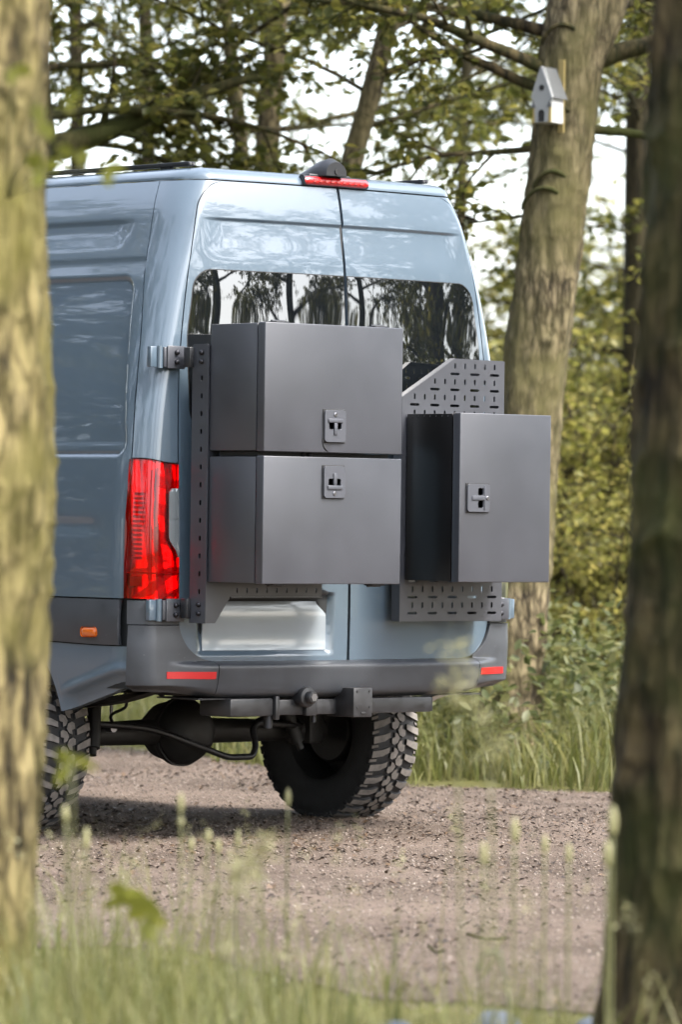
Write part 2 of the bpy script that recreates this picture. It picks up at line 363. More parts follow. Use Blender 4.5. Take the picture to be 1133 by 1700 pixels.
# --- side panels with pressed recess
RLEN = 4.0
def side_panel(sg):
    ys = np.concatenate([np.arange(0, 1.3, .0075), np.arange(1.3, RLEN, .03), [RLEN]])
    zs = np.unique(np.concatenate([np.arange(1.010, 2.718, .0085), [2.718]]))
    ZZ = zs[:, None]*np.ones_like(ys)[None]; ss = seam_s(ZZ) + .0035 + ys[None]
    P0 = S0(ss, ZZ); Y = P0[..., 1]; Z = ZZ; Xs = P0[..., 0]
    # pressed window recess with rounded corners
    def rrect(y0, y1, z0, z1, r, wd):
        dx = np.abs(Y-(y0+y1)/2)-((y1-y0)/2-r); dz = np.abs(Z-(z0+z1)/2)-((z1-z0)/2-r)
        dd = np.hypot(np.clip(dx, 0, None), np.clip(dz, 0, None)) + np.minimum(np.maximum(dx, dz), 0) - r
        return 1-smooth(-wd, 0, dd)
    yr0 = .325 + (2.3-Z)*(-.16)          # rear edge of the recess leans with the pillar
    off = -.016*rrect(0, 1.75, 1.582, 2.325, .075, .014)*0
    dx = np.abs(Y-(yr0+2.05)/2)-((2.05-yr0)/2-.07); dz = np.abs(Z-1.953)-(.372-.07)
    dd = np.hypot(np.clip(dx, 0, None), np.clip(dz, 0, None)) + np.minimum(np.maximum(dx, dz), 0) - .07
    off = off - .017*(1-smooth(-.016, 0, dd))
    off = off + .004*smooth(1.640, 1.634, Z)*(dd < -.016)                      # fold line low in the recess
    off = off - .010*smooth(2.562, 2.548, Z)*smooth(2.42, 2.53, Z)*smooth(.40, .55, Y)   # crease near the roof
    off = off - .006*smooth(2.398, 2.392, Z)*smooth(2.30, 2.39, Z)             # joint above the recess
    off = off - .008*np.exp(-((Z-1.30)/.03)**2)*smooth(.30, .45, Y)
    P = P0 + Sn(ss, ZZ)*off[..., None]; P[..., 0] *= sg
    V, F = grid_mesh(P, .02, Sn(ss, ZZ)*np.array([sg, 1, 1])); return mesh_obj('side_panel', V, F, M['paint'], VAN, 50)
side_panel(-1); side_panel(1)
# --- rear corner pillars (above the tail lights)
def light_top(s): return 1.556 + .018*smooth(.88, 1.05, np.abs(s))
for sg in (-1, 1):
    zs = dense(1.560, 2.7165, .012)
    sl = lambda z: sg*(seam_s(z)-.002); sr = lambda z: sg*(door_edge(z)+GAP)
    f = (lambda s, z: .0*s)
    zz0 = np.asarray(zs); nc = 60; t = np.linspace(0, 1, nc)[None]; s_ = sl(zz0)[:, None]*(1-t) + sr(zz0)[:, None]*t
    lo = light_top(s_)+.004; z_ = lo + (zz0[:, None]-1.560)*(2.7165-lo)/(2.7165-1.560)
    s_ = sl(z_)*(1-t) + sr(z_)*t
    V, F = grid_mesh(S(s_, z_), .02, Sn(s_, z_)); mesh_obj('rear_pillar', V, F, M['paint'], VAN, 50)
# --- roof: header above the doors, rounded edge and crowned top
def roof():
    half = np.concatenate([np.linspace(0, .66, 40), np.linspace(.665, 1.0, 45), np.linspace(1.02, RLEN+.9, 60)])
    rows = []; n2 = Sn(half, np.full(len(half), ZT)); n2[:, 2] = 0; n2 /= np.linalg.norm(n2, axis=1)[:, None]; base = S0(half, np.full(len(half), ZT))
    for t in np.linspace(0, np.pi/2, 14): 
        q = base - n2*(.095*(1-math.cos(t))); q[:, 2] = ZT + .052*math.sin(t); rows.append(q)
    V = []; F = []; K = len(half)
    full = [np.concatenate([(r_*np.array([-1, 1, 1]))[::-1], r_[1:]]) for r_ in rows]; c = 2*K-1
    P = np.array(full); V, F = grid_mesh(P); V = list(map(tuple, V)); last = rows[-1]; last = last.copy(); last[:, 0] = np.maximum(last[:, 0], 0.0)
    b = len(V); nn = 13
    for k in range(K):
        for j in range(nn):
            u = -1 + 2*j/(nn-1); x = last[k][0]*u; cr = .022*(1-u*u)*smooth(0, .5, last[k][1]-last[0][1])
            V.append((x, last[k][1], last[k][2] + cr))
    for k in range(K-1):
        for j in range(nn-1): a = b+k*nn+j; F.append((a, a+1, a+nn+1, a+nn))
    return mesh_obj('roof', V, F, M['paint'], VAN, 60)
ROOF = roof()
# --- rear doors
def door_off(s, z):
    a = np.abs(s)
    o = -.011*smooth(2.566, 2.552, z)*smooth(2.38, 2.55, z)*smooth(.74, .62, a)          # crease under the roof
    rec = smooth(-.785, -.745, s)*smooth(-.075, -.125, s)*smooth(1.04, 1.02, z)*smooth(.775, .80, z)   # number-plate recess, left door
    o = o - rec*(.012 + .045*np.clip((z-.79)/.24, 0, 1))
    o = o + .005*np.exp(-((a-door_edge(z)+.0)/.01)**2)*0
    return o
DOORS = []
for sg in (-1, 1):
    zs = np.unique(np.concatenate([dense(.757, 2.716, .008, .17), np.arange(2.53, 2.58, .003), np.arange(.77, .81, .004), np.arange(1.015, 1.045, .003)]))
    V, F = patch(zs, lambda z: sg*door_edge(z), lambda z: np.full(len(z), sg*.0075), 150, door_off, .022)
    d = mesh_obj('rear_door', V, F, M['paint'], VAN, 50); d['label'] = ('left' if sg < 0 else 'right') + ' rear door, blue-grey with dark window'; DOORS.append(d)
    # window
    we = lambda z: sg*round_edge(z, pch(z, [1.6, 1.75, 2.05, 2.22, 2.4], [.808, .810, .815, .790, .765]), 1.69, 2.348, .09, .085)
    V, F = patch(dense(1.69, 2.348, .012, .09), we, lambda z: np.full(len(z), sg*.010), 70, lambda s, z: .003 + .0006*np.sin(s*9+z*4)*np.cos(z*7), .012)
    wn = mesh_obj('window', V, F, M['glass'], d, 60)
    wg = lambda z: sg*(round_edge(z, pch(z, [1.6, 1.75, 2.05, 2.22, 2.4], [.812, .814, .819, .794, .769]), 1.686, 2.352, .09, .085))
    V, F = patch(dense(1.686, 2.352, .012, .09), wg, lambda z: np.full(len(z), sg*.008), 50, .0012, .012); mesh_obj('window_seal', V, F, M['black'], d, 60)
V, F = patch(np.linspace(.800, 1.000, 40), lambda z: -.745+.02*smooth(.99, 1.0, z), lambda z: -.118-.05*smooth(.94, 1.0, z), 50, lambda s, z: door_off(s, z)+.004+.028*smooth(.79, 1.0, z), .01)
mesh_obj('recess_highlight_panel', V, F, M['plate'], DOORS[0], 50)  # added panel, no real plate: bright highlight painted as a pale colour
# plate light bar above the recess (left door)
mb = MB(); zz = 1.03; xs = np.linspace(-.66, -.13, 20)
P = S(xs, np.full(20, 1.035), .012); mb.tube(P, np.r_[.006, np.full(18, .016), .006], 10); mb.build('grab_handle', M['black_gloss'], DOORS[0], 60)
# centre seal between the doors
V, F = patch(np.linspace(.76, 2.714, 80), lambda z: np.full(len(z), -.0055), lambda z: np.full(len(z), .0055), 4, -.012, .0); mesh_obj('door_seal', V, F, M['black'], VAN, 60)
# --- tail lights
def tail_light(sg):
    T = empty('tail_light', S0(sg*1.0, 1.0), VAN); T['label'] = ('left' if sg < 0 else 'right') + ' red tail light wrapped round the rear corner'
    zs = np.linspace(1.010, 1.556, 60); nc = 44; t = np.linspace(0, 1, nc)[None]
    def inner(z): return door_edge(z) + GAP + .001
    def outer(z): return seam_s(z) + .004 + .006*smooth(1.45, 1.28, z)
    def grid(off, t0=0., t1=1., z0=1.010, z1=None, nr=60, nc=44, left=None, right=None):
        v = np.linspace(0, 1, nr)[:, None]; tq = np.linspace(t0, t1, nc)[None]
        zz = z0 + v*((1.556 if z1 is None else z1)-z0) + 0*tq
        s_ = outer(zz)*(1-tq) + inner(zz)*tq
        if z1 is None: top = light_top(s_) - .002; zz = z0 + v*(top-z0); s_ = outer(zz)*(1-tq) + inner(zz)*tq
        if right is not None: s_ = np.where(tq == t1, s_, s_)
        o = off(s_, zz, tq) if callable(off) else off
        P = S(s_, zz, o); N = Sn(s_, zz); P[..., 0] *= sg; N = N*np.array([sg, 1, 1]); return P, N
    P, N = grid(lambda s, z, t: .010 + .008*np.sin(np.pi*np.clip((z-1.0)/.56, 0, 1))*np.sin(np.pi*t))
    V, F = grid_mesh(P, .03, N); lens = mesh_obj('red_lens', V, F, M['red_lens'], T, 60)
    # reflector bowl behind the lens: facets
    def facet(s, z, t):
        return -.020 + .009*np.abs(((z*9+t*.6) % 1)-.5)*smooth(.35, .5, t) + .016*np.abs(((t*2.5+z*1.4) % 1)-.5) + .012*smooth(1.16, 1.13, z)*np.abs(((z*9-t*1.5) % 1)-.5)
    P, N = grid(facet, nr=90, nc=60); V, F = grid_mesh(P, .006, N); mesh_obj('reflector_bowl', V, F, M['lamp_in'], T, 15)
    # LED strip bars, dark vertical divider, lower divider
    for k in range(15):
        z0 = 1.17+k*.0185
        P, N = grid(-.001, .10, .27, z0, z0+.009, 3, 6); V, F = grid_mesh(P, .006, N); mesh_obj('light_bar', V, F, M['lamp_dark'], T, 30)
    for a0, a1, z0, z1 in ((.40, .45, 1.09, 1.53), (.08, .28, 1.06, 1.10), (.0, 1.0, 1.112, 1.117), (.55, .60, 1.30, 1.54)):
        P, N = grid(.0, a0, a1, z0, z1, 12, 8); V, F = grid_mesh(P, .012, N); mesh_obj('lamp_divider', V, F, M['lamp_dark'], T, 30)
    # clear reversing lens at the inner edge
    v = np.linspace(0, 1, 40)[:, None]; tq = np.linspace(0, 1, 12)[None]; zz = 1.178 + v*(1.455-1.178)+0*tq
    l = .79 + .18*smooth(1.26, 1.18, zz) + .06*smooth(1.44, 1.455, zz); tt_ = l + (.995-l)*tq
    s_ = outer(zz)*(1-tt_) + inner(zz)*tt_; P = S(s_, zz, .014 + .007*np.sin(np.pi*tt_) + .0012*np.sin(tq*28) - .003*np.exp(-((zz-1.325)/.004)**2)); N = Sn(s_, zz); P[..., 0] *= sg; N = N*np.array([sg, 1, 1]); V, F = grid_mesh(P, .008, N)
    mesh_obj('clear_lens', V, F, simple('reversing_lens', lin(196, 202, 204), .12, .0, 1.0) if 'revl' not in M else M['revl'], T, 60)
    # dark gasket round the lamp
    P, N = grid(-.020, -.02, 1.02, 1.003, None, 50, 20); V, F = grid_mesh(P, .006, N); mesh_obj('gasket', V, F, M['seam'], T, 60)
    return T
M['revl'] = simple('reversing_lens', lin(168, 176, 180), .1, .5, 1.0)
tail_light(-1); tail_light(1)
# --- high brake light and camera on the roof edge
BL = empty('brake_light', (0, .1, 2.735), VAN)
P = S(np.linspace(-.192, .162, 24), np.full(24, 2.738), .012); P[:, 2] = 2.742
mb = MB(); mb.tube(P, np.r_[.012, np.full(22, .0185), .012], 12); mb.build('red_lens', M['reflector'], BL, 60)
P2 = P.copy(); P2[:, 2] -= .0; P2[:, 1] += .012
mb = MB(); mb.tube(P2, np.full(24, .024), 12); mb.build('housing', M['black_gloss'], BL, 60)
for k in range(9):
    x = -.145+k*.0325; q = S(x, 2.738, .030); mb = MB(); mb.box(q[0]-.009, q[0]+.009, q[1]-.004, q[1]+.002, 2.735, 2.749, .002, 1); mb.build('lamp_cell', M['red_lens'] if False else M['reflector'], BL)
CM = empty('reversing_camera', (0.0, .16, 2.775), VAN)
prof = [(.33, 0.0, .02), (.28, .010, .035), (.21, .036, .055), (.14, .066, .064), (.09, .076, .062), (.055, .058, .058)]
mb = MB(); V = []; n = 12
for (y, h, hw) in prof:
    for k in range(n):
        a = np.pi*k/(n-1); V.append((-.05 + hw*1.0*np.cos(a)*(1-.15*np.sin(a)), y, 2.764 + h*np.sin(a)**.6 if h > 0 else 2.764))
F = [(i*n+k, i*n+k+1, (i+1)*n+k+1, (i+1)*n+k) for i in range(len(prof)-1) for k in range(n-1)] + [tuple((len(prof)-1)*n+k for k in range(n))]
mb.add(V, F); mb.build('housing', M['black_gloss'], CM, 40)
mb = MB(); mb.box(-.16, .07, .10, .34, 2.757, 2.772, .006); mb.build('base_plate', M['black_gloss'], CM)
mb = MB(); mb.cyl((-.05, .050, 2.782), (-.05, .064, 2.782), .011); mb.build('camera_lens', M['black'], CM)
# --- roof rails
for sg in (-1, 1):
    mb = MB(); mb.box(sg*.655-.018, sg*.655+.018, .27, 3.6, 2.782, 2.799, .003); r_ = mb.build('roof_rail', M['alu'], VAN)
    for k in range(4):
        mb = MB(); mb.box(sg*.655-.012, sg*.655+.012, .4+k, .46+k, 2.765, 2.784, .002); mb.build('rail_foot', M['alu'], r_)
    mb = MB(); mb.cyl((sg*.655-.008, .266, 2.790), (sg*.655-.008, .271, 2.790), .005); mb.cyl((sg*.655+.008, .266, 2.790), (sg*.655+.008, .271, 2.790), .005); mb.build('rail_end_cap', M['steel'], r_)
# --- lower sides: dark cladding band, sill with wheel arches
WY = 1.09; FWY = 4.85; TR_ = .93; TR = .40
def arch(y, y0, r=.525): 
    q = np.clip(r*r-(y-y0)**2, 0, None); return .40 + np.sqrt(q)*np.where(np.abs(y-y0) < r, 1, 0)
def low_grid(sg, s0, s1, zlo, zhi, off, mname, name, nc=220, nr=26, fl=.02):
    """column-conforming strip: zlo/zhi are functions of Y along the side"""
    s_ = np.linspace(s0, s1, nc)[None]*np.ones((nr, 1)); Y = S0(s_, np.full_like(s_, .9))[..., 1]
    v = np.linspace(0, 1, nr)[:, None]; lo = zlo(Y); hi = zhi(Y); Z = lo + (hi-lo)*v
    o = off(s_, Z, Y) if callable(off) else off
    P = S(s_, Z, o); N = Sn(s_, Z); P[..., 0] *= sg; N = N*np.array([sg, 1, 1]); V, F = grid_mesh(P, fl, N); return mesh_obj(name, V, F, M[mname], VAN, 50)
def sill_lo(Y):
    base = np.interp(Y, [.2, .25, .60, .75, 5.5], [.642, .632, .532, .55, .56])
    for c in (WY, FWY):
        q = .525**2-(Y-c)**2; base = np.where(q > 0, np.maximum(base, .40+np.sqrt(np.clip(q, 0, None))), base)
    return np.minimum(base, .80)
for sg in (-1, 1):
    s_se = seam_s(np.array([.9]))[0]
    low_grid(sg, s_se+.03, 4.75, lambda Y: .820+.008*smooth(.3, .8, Y), lambda Y: np.full_like(Y, 1.004), lambda s, z, Y: .006 + .010*np.sin(np.pi*np.clip((z-.82)/.185, 0, 1)), 'plastic', 'side_cladding', 200, 16)
    sp = low_grid(sg, s_se-.005, 5.6, sill_lo, lambda Y: .815+.008*smooth(.3, .8, Y)+.0*Y, lambda s, z, Y: -.002 - .03*smooth(.10, .0, z-sill_lo(Y))*smooth(.60, .50, Y) + .012*np.exp(-((z-sill_lo(Y)-.08)/.02)**2)*smooth(.62, .5, Y), 'paint', 'sill_panel', 700, 30, .05)
    # dark wheel-arch liner
    a = np.linspace(.62, np.pi-.62, 40); V = []
    for x in (1.03, .60):
        for q in a: V.append((sg*x, WY+.54*np.cos(q), .40+.54*np.sin(q)))
    F = [(k, k+1, 41+k-0, 40+k) for k in range(39)]; mesh_obj('arch_liner', V, F, M['under'], VAN, 60)
    # orange side marker
    q = S0(1.35, .87); yc = .352 if sg < 0 else .352
    mk = MB(); ss = np.linspace(0, 1, 10); 
    mk.box(sg*1.072-.010, sg*1.072+.010, .335, .435, .848, .892, .018, 4); so = mk.build('side_marker', M['orange'], VAN)
# --- bumper
_bo_z = [.600, .610, .624, .650, .70, .733, .743, .750, .757]; _bo_o = [-.035, .0, .024, .036, .046, .050, .045, .026, .0]
def btaper(s):
    a = np.abs(s); return 1 - .85*smooth(.80, 1.08, a)
def bump_off(s, z):
    a = np.abs(s); flat = .013 - .05*smooth(.645, .600, z) + .004*smooth(.89, .80, z)
    k = smooth(.70, .93, a); return (pch(np.minimum(z, .757), _bo_z, _bo_o) + .004)*(1-k) + flat*k
def bump_piece(name, s0, s1, nc, z0=.602, z1=.7565, mname='plastic', extra=0.0, fl=.03, nr=34, inner=None):
    zz = np.linspace(z0, z1, nr)[:, None]
    if inner is not None:       # s0 outer end, inner(z) the end towards the door
        t = np.linspace(0, 1, nc)[None]; i_ = inner(np.linspace(z0, z1, nr))[:, None]; s_ = s0*(1-t) + np.sign(s0)*i_*t; zz = zz + 0*t
    else: s_ = np.linspace(s0, s1, nc)[None]
    s_, zz = np.broadcast_arrays(s_, zz)
    lift = (.030*smooth(.60, .95, np.abs(s_)))*smooth(.70, .60, zz)
    P = S(s_, zz, bump_off(s_, np.minimum(zz, 1.0))+extra); P[..., 2] += lift; V, F = grid_mesh(P, fl, Sn(s_, zz)); return mesh_obj(name, V, F, M[mname], BUMP, 50)
BUMP = empty('bumper', (0, -.05, .61), VAN)
bump_piece('bumper_centre', -.700, .755, 140)
sB = seam_s(np.array([.7]))[0]
for sg, si in ((-1, .7035), (1, .7585)):
    bump_piece('bumper_end', sg*(sB-.002), None, 90, .602, .902, nr=100, inner=lambda z: np.where(z < .757, si, np.maximum(door_edge(z)+GAP, si)))
    ref = bump_piece('reflector', -.925 if sg < 0 else .772, -.715 if sg < 0 else .955, 24, .686, .716, 'reflector', .004, .006, 8)
    zs = np.linspace(.906, 1.002, 30); t = np.linspace(0, 1, 40)[None]; zz = np.broadcast_to(zs[:, None], (30, 40))
    s_ = (seam_s(zz)-.002)*(1-t) + (door_edge(zz)+GAP)*t
    P = S(s_, zz, .007); N = Sn(s_, zz); P[..., 0] *= sg; V, F = grid_mesh(P, .025, N*np.array([sg, 1, 1])); mesh_obj('upper_corner_cover', V, F, M['plastic'], BUMP, 50)
# bumper underside lip
mb = MB(); mb.box(-.78, .80, .04, .30, .600, .606, 0); mb.build('bumper_underside', M['black'], BUMP)
# --- hinges on the body for the carriers: built with the carriers below
# --- front end (beyond the view) : loft of cross-sections
secs = []
yS = S0(seam_s(np.array([1.5]))[0]+RLEN, 1.5)[1]
for y, top, hw, bot in ((yS-.02, 2.772, 1.0, .50), (4.35, 2.76, 1.0, .50), (4.75, 2.20, .99, .50), (5.15, 1.62, .97, .50), (5.25, 1.42, .97, .48), (5.75, 1.22, .94, .42), (5.92, 1.02, .86, .40), (5.95, .60, .84, .42)):
    zz = np.linspace(bot, top, 16); row = []
    ww_ = np.minimum(Wd(np.clip(zz, .4, 2.8)), hw + .06)
    ww_ = ww_*np.sqrt(np.clip(1-np.clip((zz-top+.12)/.125, 0, 1)**2*.35, 0, 1))
    secs.append(np.concatenate([np.stack([-ww_, np.full(16, y), zz], 1), np.stack([ww_, np.full(16, y), zz], 1)[::-1]]))
P = np.array(secs); V, F = grid_mesh(P); F.append(tuple(range(7*32, 8*32))); mesh_obj('front_end', V, F, M['paint'], VAN, 40)
V = []; 
for y, z in ((4.40, 2.70), (5.13, 1.66)):
    for k in range(12):
        u = -1+2*k/11; V.append((u*(.74 if z > 2 else .92), y+.03-.10*(u*u), z+.045))
mesh_obj('windscreen', V, [(k, k+1, 13+k, 12+k) for k in range(11)], M['glass'], VAN, 60)
# --- underbody
mb = MB(); mb.box(-.86, .86, .12, 5.4, .66, .72, .01); mb.build('floor_pan', M['under'], VAN)
for sg in (-1, 1):
    mb = MB(); mb.box(sg*.52-.045, sg*.52+.045, .10, 5.3, .60, .665, .006); mb.build('chassis_rail', M['under'], VAN)
# --- wheels
def make_tyre():
    Wt = .132
    prof = [(.215, -.105), (.235, -.122), (.29, -.134), (.34, -.130), (.375, -.120), (.386, -.105), (.389, -.05), (.390, 0), (.389, .05), (.386, .105), (.375, .120), (.34, .130), (.29, .134), (.235, .122), (.215, .105)]
    mb = MB(); mb.lathe(prof, (0, 0, 0), 'x', 90); nb = len(mb.F)
    NP = 38; ph = 2*np.pi/NP
    def lug(poly, k, r0=.383, r1=.402, sh=0.0):
        n = len(poly); V = []
        for lev, (r, k_) in enumerate(((r0, 1.0), (r1, .94))):
            cx = sum(p[0] for p in poly)/n; cy = sum(p[1] for p in poly)/n
            for a, p in poly:
                a2 = cx+(a-cx)*k_; p2 = cy+(p-cy)*k_; ang = (k+p2+sh)*ph; rr = r - .016*max(0, (abs(a2)-.085)/.045)**2
                V.append((a2, rr*math.cos(ang), rr*math.sin(ang)))
        F = [tuple(range(n, 2*n))] + [(i, (i+1) % n, n+(i+1) % n, n+i) for i in range(n)]
        mb.add(V, F); tops.append(len(mb.F)-n-1)
    tops = []
    for k in range(NP):
        for sg in (-1, 1):
            sh = 0.0 if sg < 0 else .5
            # long swept shoulder bar and an inner hooked block
            lug([(sg*.134, .06), (sg*.134, .58), (sg*.084, .38), (sg*.046, .12), (sg*.046, -.26), (sg*.084, -.10)][::sg], k, sh=sh)
            lug([(sg*.134, .70), (sg*.134, .92), (sg*.106, .78), (sg*.106, .60)][::sg], k, .380, .394, sh=sh)
            lug([(sg*.040, .10), (sg*.040, .46), (sg*.026, .58), (sg*.003, .44), (-sg*.006, .10), (sg*.006, -.20), (sg*.024, -.28), (sg*.022, .02)][::sg], k, sh=sh+.05)
        # sidewall biters
        for sg in (-1, 1):
            V = []
            for r, x in ((.345, .131), (.380, .124)):
                for p in (.1, .5): V.append((sg*(x+.006), r*math.cos((k+p)*ph), r*math.sin((k+p)*ph)))
            mb.add(V, [(0, 1, 3, 2)])
    mi = np.zeros(len(mb.F), int); mi[tops] = 1
    return mb, mi
tmb, tmi = make_tyre()
tyre_me = None; rim_me = None
def make_rim():
    mb = MB(); mb.lathe([(.222, -.11), (.212, -.105), (.205, -.08), (.19, -.03), (.19, .06), (.205, .09), (.222, .11)], (0, 0, 0), 'x', 60)
    mb.lathe([(.0, .055), (.06, .058), (.075, .045), (.12, .03), (.19, .045)], (0, 0, 0), 'x', 60)
    mb.lathe([(.0, -.06), (.13, -.06), (.14, -.045), (.14, .03)], (0, 0, 0), 'x', 40)
    for k in range(6):
        a = k*np.pi/3; mb.cyl((.04, .1*np.cos(a), .1*np.sin(a)), (.075, .1*np.cos(a), .1*np.sin(a)), .012, n=6)
    return mb
for (x, y, rot) in ((-TR_, WY, np.pi), (TR_, WY, 0), (-TR_, FWY, np.pi), (TR_, FWY, 0)):
    wl = empty('wheel', (x, y, TR), VAN); wl.rotation_euler = (rng.uniform(0, .2), 0, rot)
    if tyre_me is None:
        ty = mesh_obj('tyre', np.array(tmb.V) + origin(wl), tmb.F, None, wl, 30, mats=[M['rubber'], M['lug']], midx=tmi); tyre_me = ty.data
        rm = make_rim(); ro = mesh_obj('rim', np.array(rm.V) + origin(wl), rm.F, M['rim'], wl, 35); rim_me = ro.data
    else:
        for nm, me in (('tyre', tyre_me), ('rim', rim_me)):
            o = bpy.data.objects.new(nm, me); COL.objects.link(o); o.parent = wl
# --- rear axle
AX = empty('rear_axle', (0, WY, TR), VAN)
mb = MB(); mb.tube([(-.82, WY, .41), (-.55, WY, .41), (-.2, WY, .415), (.2, WY, .415), (.55, WY, .41), (.82, WY, .41)], [.055, .048, .055, .055, .048, .055], 18); mb.build('axle_tube', M['under'], AX, 50)
mb = MB(); mb.lathe([(0, -.165), (.05, -.16), (.10, -.13), (.128, -.085), (.142, -.05), (.142, -.035), (.150, -.035), (.150, -.01), (.14, 0), (.12, .10), (.06, .2), (.0, .22)], (.0, WY, .415), 'y', 40); df = mb.build('differential', M['under'], AX, 40)
for k in range(10):
    a = k*np.pi/5+.2; mb = MB(); p = np.array([.133*np.cos(a), WY-.035, .415+.133*np.sin(a)]); mb.cyl(p, p-np.array([0, .012, 0]), .008, n=6); mb.build('bolt', M['bolt'], df)
t_ = np.linspace(0, 1, 40)
def spl(pts, n=40):
    pts = np.array(pts, float); u = np.linspace(0, len(pts)-1, n); return np.stack([pch(u, np.arange(len(pts)), pts[:, i]) for i in range(3)], 1)
mb = MB(); mb.tube(spl([(-.62, WY+.1, .50), (-.60, WY-.05, .47), (-.30, WY-.13, .44), (-.05, WY-.20, .36), (.12, WY-.22, .31), (.22, WY-.22, .31), (.27, WY-.2, .36), (.28, WY-.17, .42), (.34, WY-.15, .45), (.62, WY-.1, .43), (.66, WY+.1, .5)], 80), .014, 10); mb.build('sway_bar', M['hitch'], AX, 60)
for x in (-.60, .62):
    mb = MB(); mb.cyl((x*.95, WY-.12, .36), (x*.80, WY-.02, .70), .03, n=14); mb.cyl((x*.965, WY-.13, .33), (x*.95, WY-.12, .36), .016); mb.build('shock_absorber', M['under'], AX, 40)
    mb = MB(); mb.cyl((x*.72, WY-.07, .44), (x*.72, WY-.07, .60), .007, n=8); mb.cyl((x*.72, WY-.09, .44), (x*.72, WY-.03, .44), .018, n=10); mb.build('drop_link', M['steel'], AX, 40)
    mb = MB(); mb.box(x*1.18-.04, x*1.18+.04, WY-.08, WY+.08, .35, .53, .01); mb.build('spring_seat', M['under'], AX)
    mb = MB()
    for k in range(3):
        P = spl([(x*1.18, WY-.75, .64), (x*1.18, WY-.4, .59-.012*k), (x*1.18, WY, .565-.015*k), (x*1.18, WY+.4, .59-.012*k), (x*1.18, WY+.75, .64)], 16)
        for i in range(15): 
            c = (P[i]+P[i+1])/2; mb.add([(x*1.18-.035, *P[i][1:]), (x*1.18+.035, *P[i][1:]), (x*1.18+.035, *P[i+1][1:]), (x*1.18-.035, *P[i+1][1:]),
                (x*1.18-.035, P[i][1], P[i][2]-.010), (x*1.18+.035, P[i][1], P[i][2]-.010), (x*1.18+.035, P[i+1][1], P[i+1][2]-.010), (x*1.18-.035, P[i+1][1], P[i+1][2]-.010)], [(0, 1, 2, 3), (7, 6, 5, 4), (0, 3, 7, 4), (1, 5, 6, 2)])
    mb.build('leaf_spring', M['under'], AX)
for pts in ([(-.42, WY-.3, .66), (-.30, WY-.25, .58), (-.20, WY-.12, .60), (-.05, WY-.05, .57)], [(-.35, WY-.5, .67), (.05, WY-.4, .60), (.30, WY-.3, .52), (.36, WY-.1, .46)], [(-.1, WY-.5, .65), (.15, WY-.45, .60), (.45, WY-.4, .56)], [(-.48, WY-.2, .66), (-.44, WY-.18, .54), (-.47, WY-.12, .50), (-.40, WY-.05, .45)]):
    mb = MB(); mb.tube(spl(pts, 24), .007, 8); mb.build('brake_hose', M['black'], AX, 60)
mb = MB(); mb.box(-.30, .30, .55, .60, .60, .66, .006); mb.build('cross_member', M['under'], VAN)
# --- tow hitch
HT = empty('tow_hitch', (0, 0, .55), VAN)
mb = MB(); mb.box(-.384, .485, .005, .065, .533, .597, .006); mb.build('cross_tube', M['hitch'], HT)
mb = MB(); mb.box(.486, .492, .008, .062, .536, .594, .0); mb.build('tube_end_plate', M['under'], HT)
mb = MB()
Z0, Z1 = .523, .645
mb.box(-.060, .046, -.105, .066, Z0, Z1, .006); mb.build('receiver', M['hitch'], HT)
for x, z in ((-.040, .63), (.028, .63), (-.040, .565), (.028, .565)):
    mb = MB(); mb.cyl((x, -.108, z), (x, -.104, z), .0055, n=10); mb.build('mount_hole', M['black'], HT)
mb = MB(); mb.box(-.018, .008, -.108, -.104, .535, .545, .002); mb.build('mount_slot', M['black'], HT)
mb = MB(); mb.box(-.245, -.185, -.02, .0049, .53, .60, .004); mb.build('socket_bracket', M['hitch'], HT)
mb = MB(); mb.box(-.405, -.385, -.012, .07, .515, .612, .004); mb.build('hitch_bracket', M['hitch'], HT)
mb = MB(); mb.box(-.64, -.406, .0, .20, .530, .605, .01); mb.build('hitch_arm', M['hitch'], HT)
SK = MB(); SK.lathe([(.0, -.085), (.022, -.084), (.026, -.078), (.026, -.055), (.040, -.052), (.043, -.046), (.043, -.028), (.036, -.022), (.036, .02)], (-.262, 0, .608), 'y', 24); SK.build('trailer_socket', M['black_gloss'], HT, 35)
mb = MB(); mb.cyl((-.262, -.088, .608), (-.262, -.083, .608), .017, n=6); mb.build('socket_cap', M['steel'], HT)
mb = MB(); mb.cyl((-.16, .03, .50), (-.16, .03, .535), .010); mb.cyl((-.41, .03, .48), (-.41, .03, .535), .018); mb.build('hitch_bolt', M['bolt'], HT)

# ================================================================ CARRIERS AND BOXES
bolt_mb = MB(); bolt_mb.lathe([(0, -.012), (.007, -.012), (.0105, -.008), (.0115, -.004), (.0115, .0)], (0, 0, 0), 'y', 14); BOLT_V, BOLT_F = bolt_mb.V, bolt_mb.F
bolt_me = None
def bolt(p, parent, axis='-y'):
    global bolt_me
    if bolt_me is None:
        bolt_me = bpy.data.meshes.new('bolt'); bolt_me.from_pydata(BOLT_V, [], BOLT_F); bolt_me.materials.append(M['bolt']); bolt_me.shade_smooth()
    o = bpy.data.objects.new('bolt', bolt_me); COL.objects.link(o); o.parent = parent; o.location = tuple(np.array(p) - origin(parent))
    if axis == '-x': o.rotation_euler = (0, 0, -np.pi/2)
    if axis == '+x': o.rotation_euler = (0, 0, np.pi/2)
    return o
def slot_poly(c, hl, hw, vertical):
    n = 4; pts = []
    for k in range(n+1): a = -np.pi/2 + np.pi*k/n; pts.append((hl-hw + hw*np.cos(a), hw*np.sin(a)))
    for k in range(n+1): a = np.pi/2 + np.pi*k/n; pts.append((-(hl-hw) + hw*np.cos(a), hw*np.sin(a)))
    return [(c[0] + (-q if vertical else p), c[1] + (p if vertical else q)) for p, q in pts]
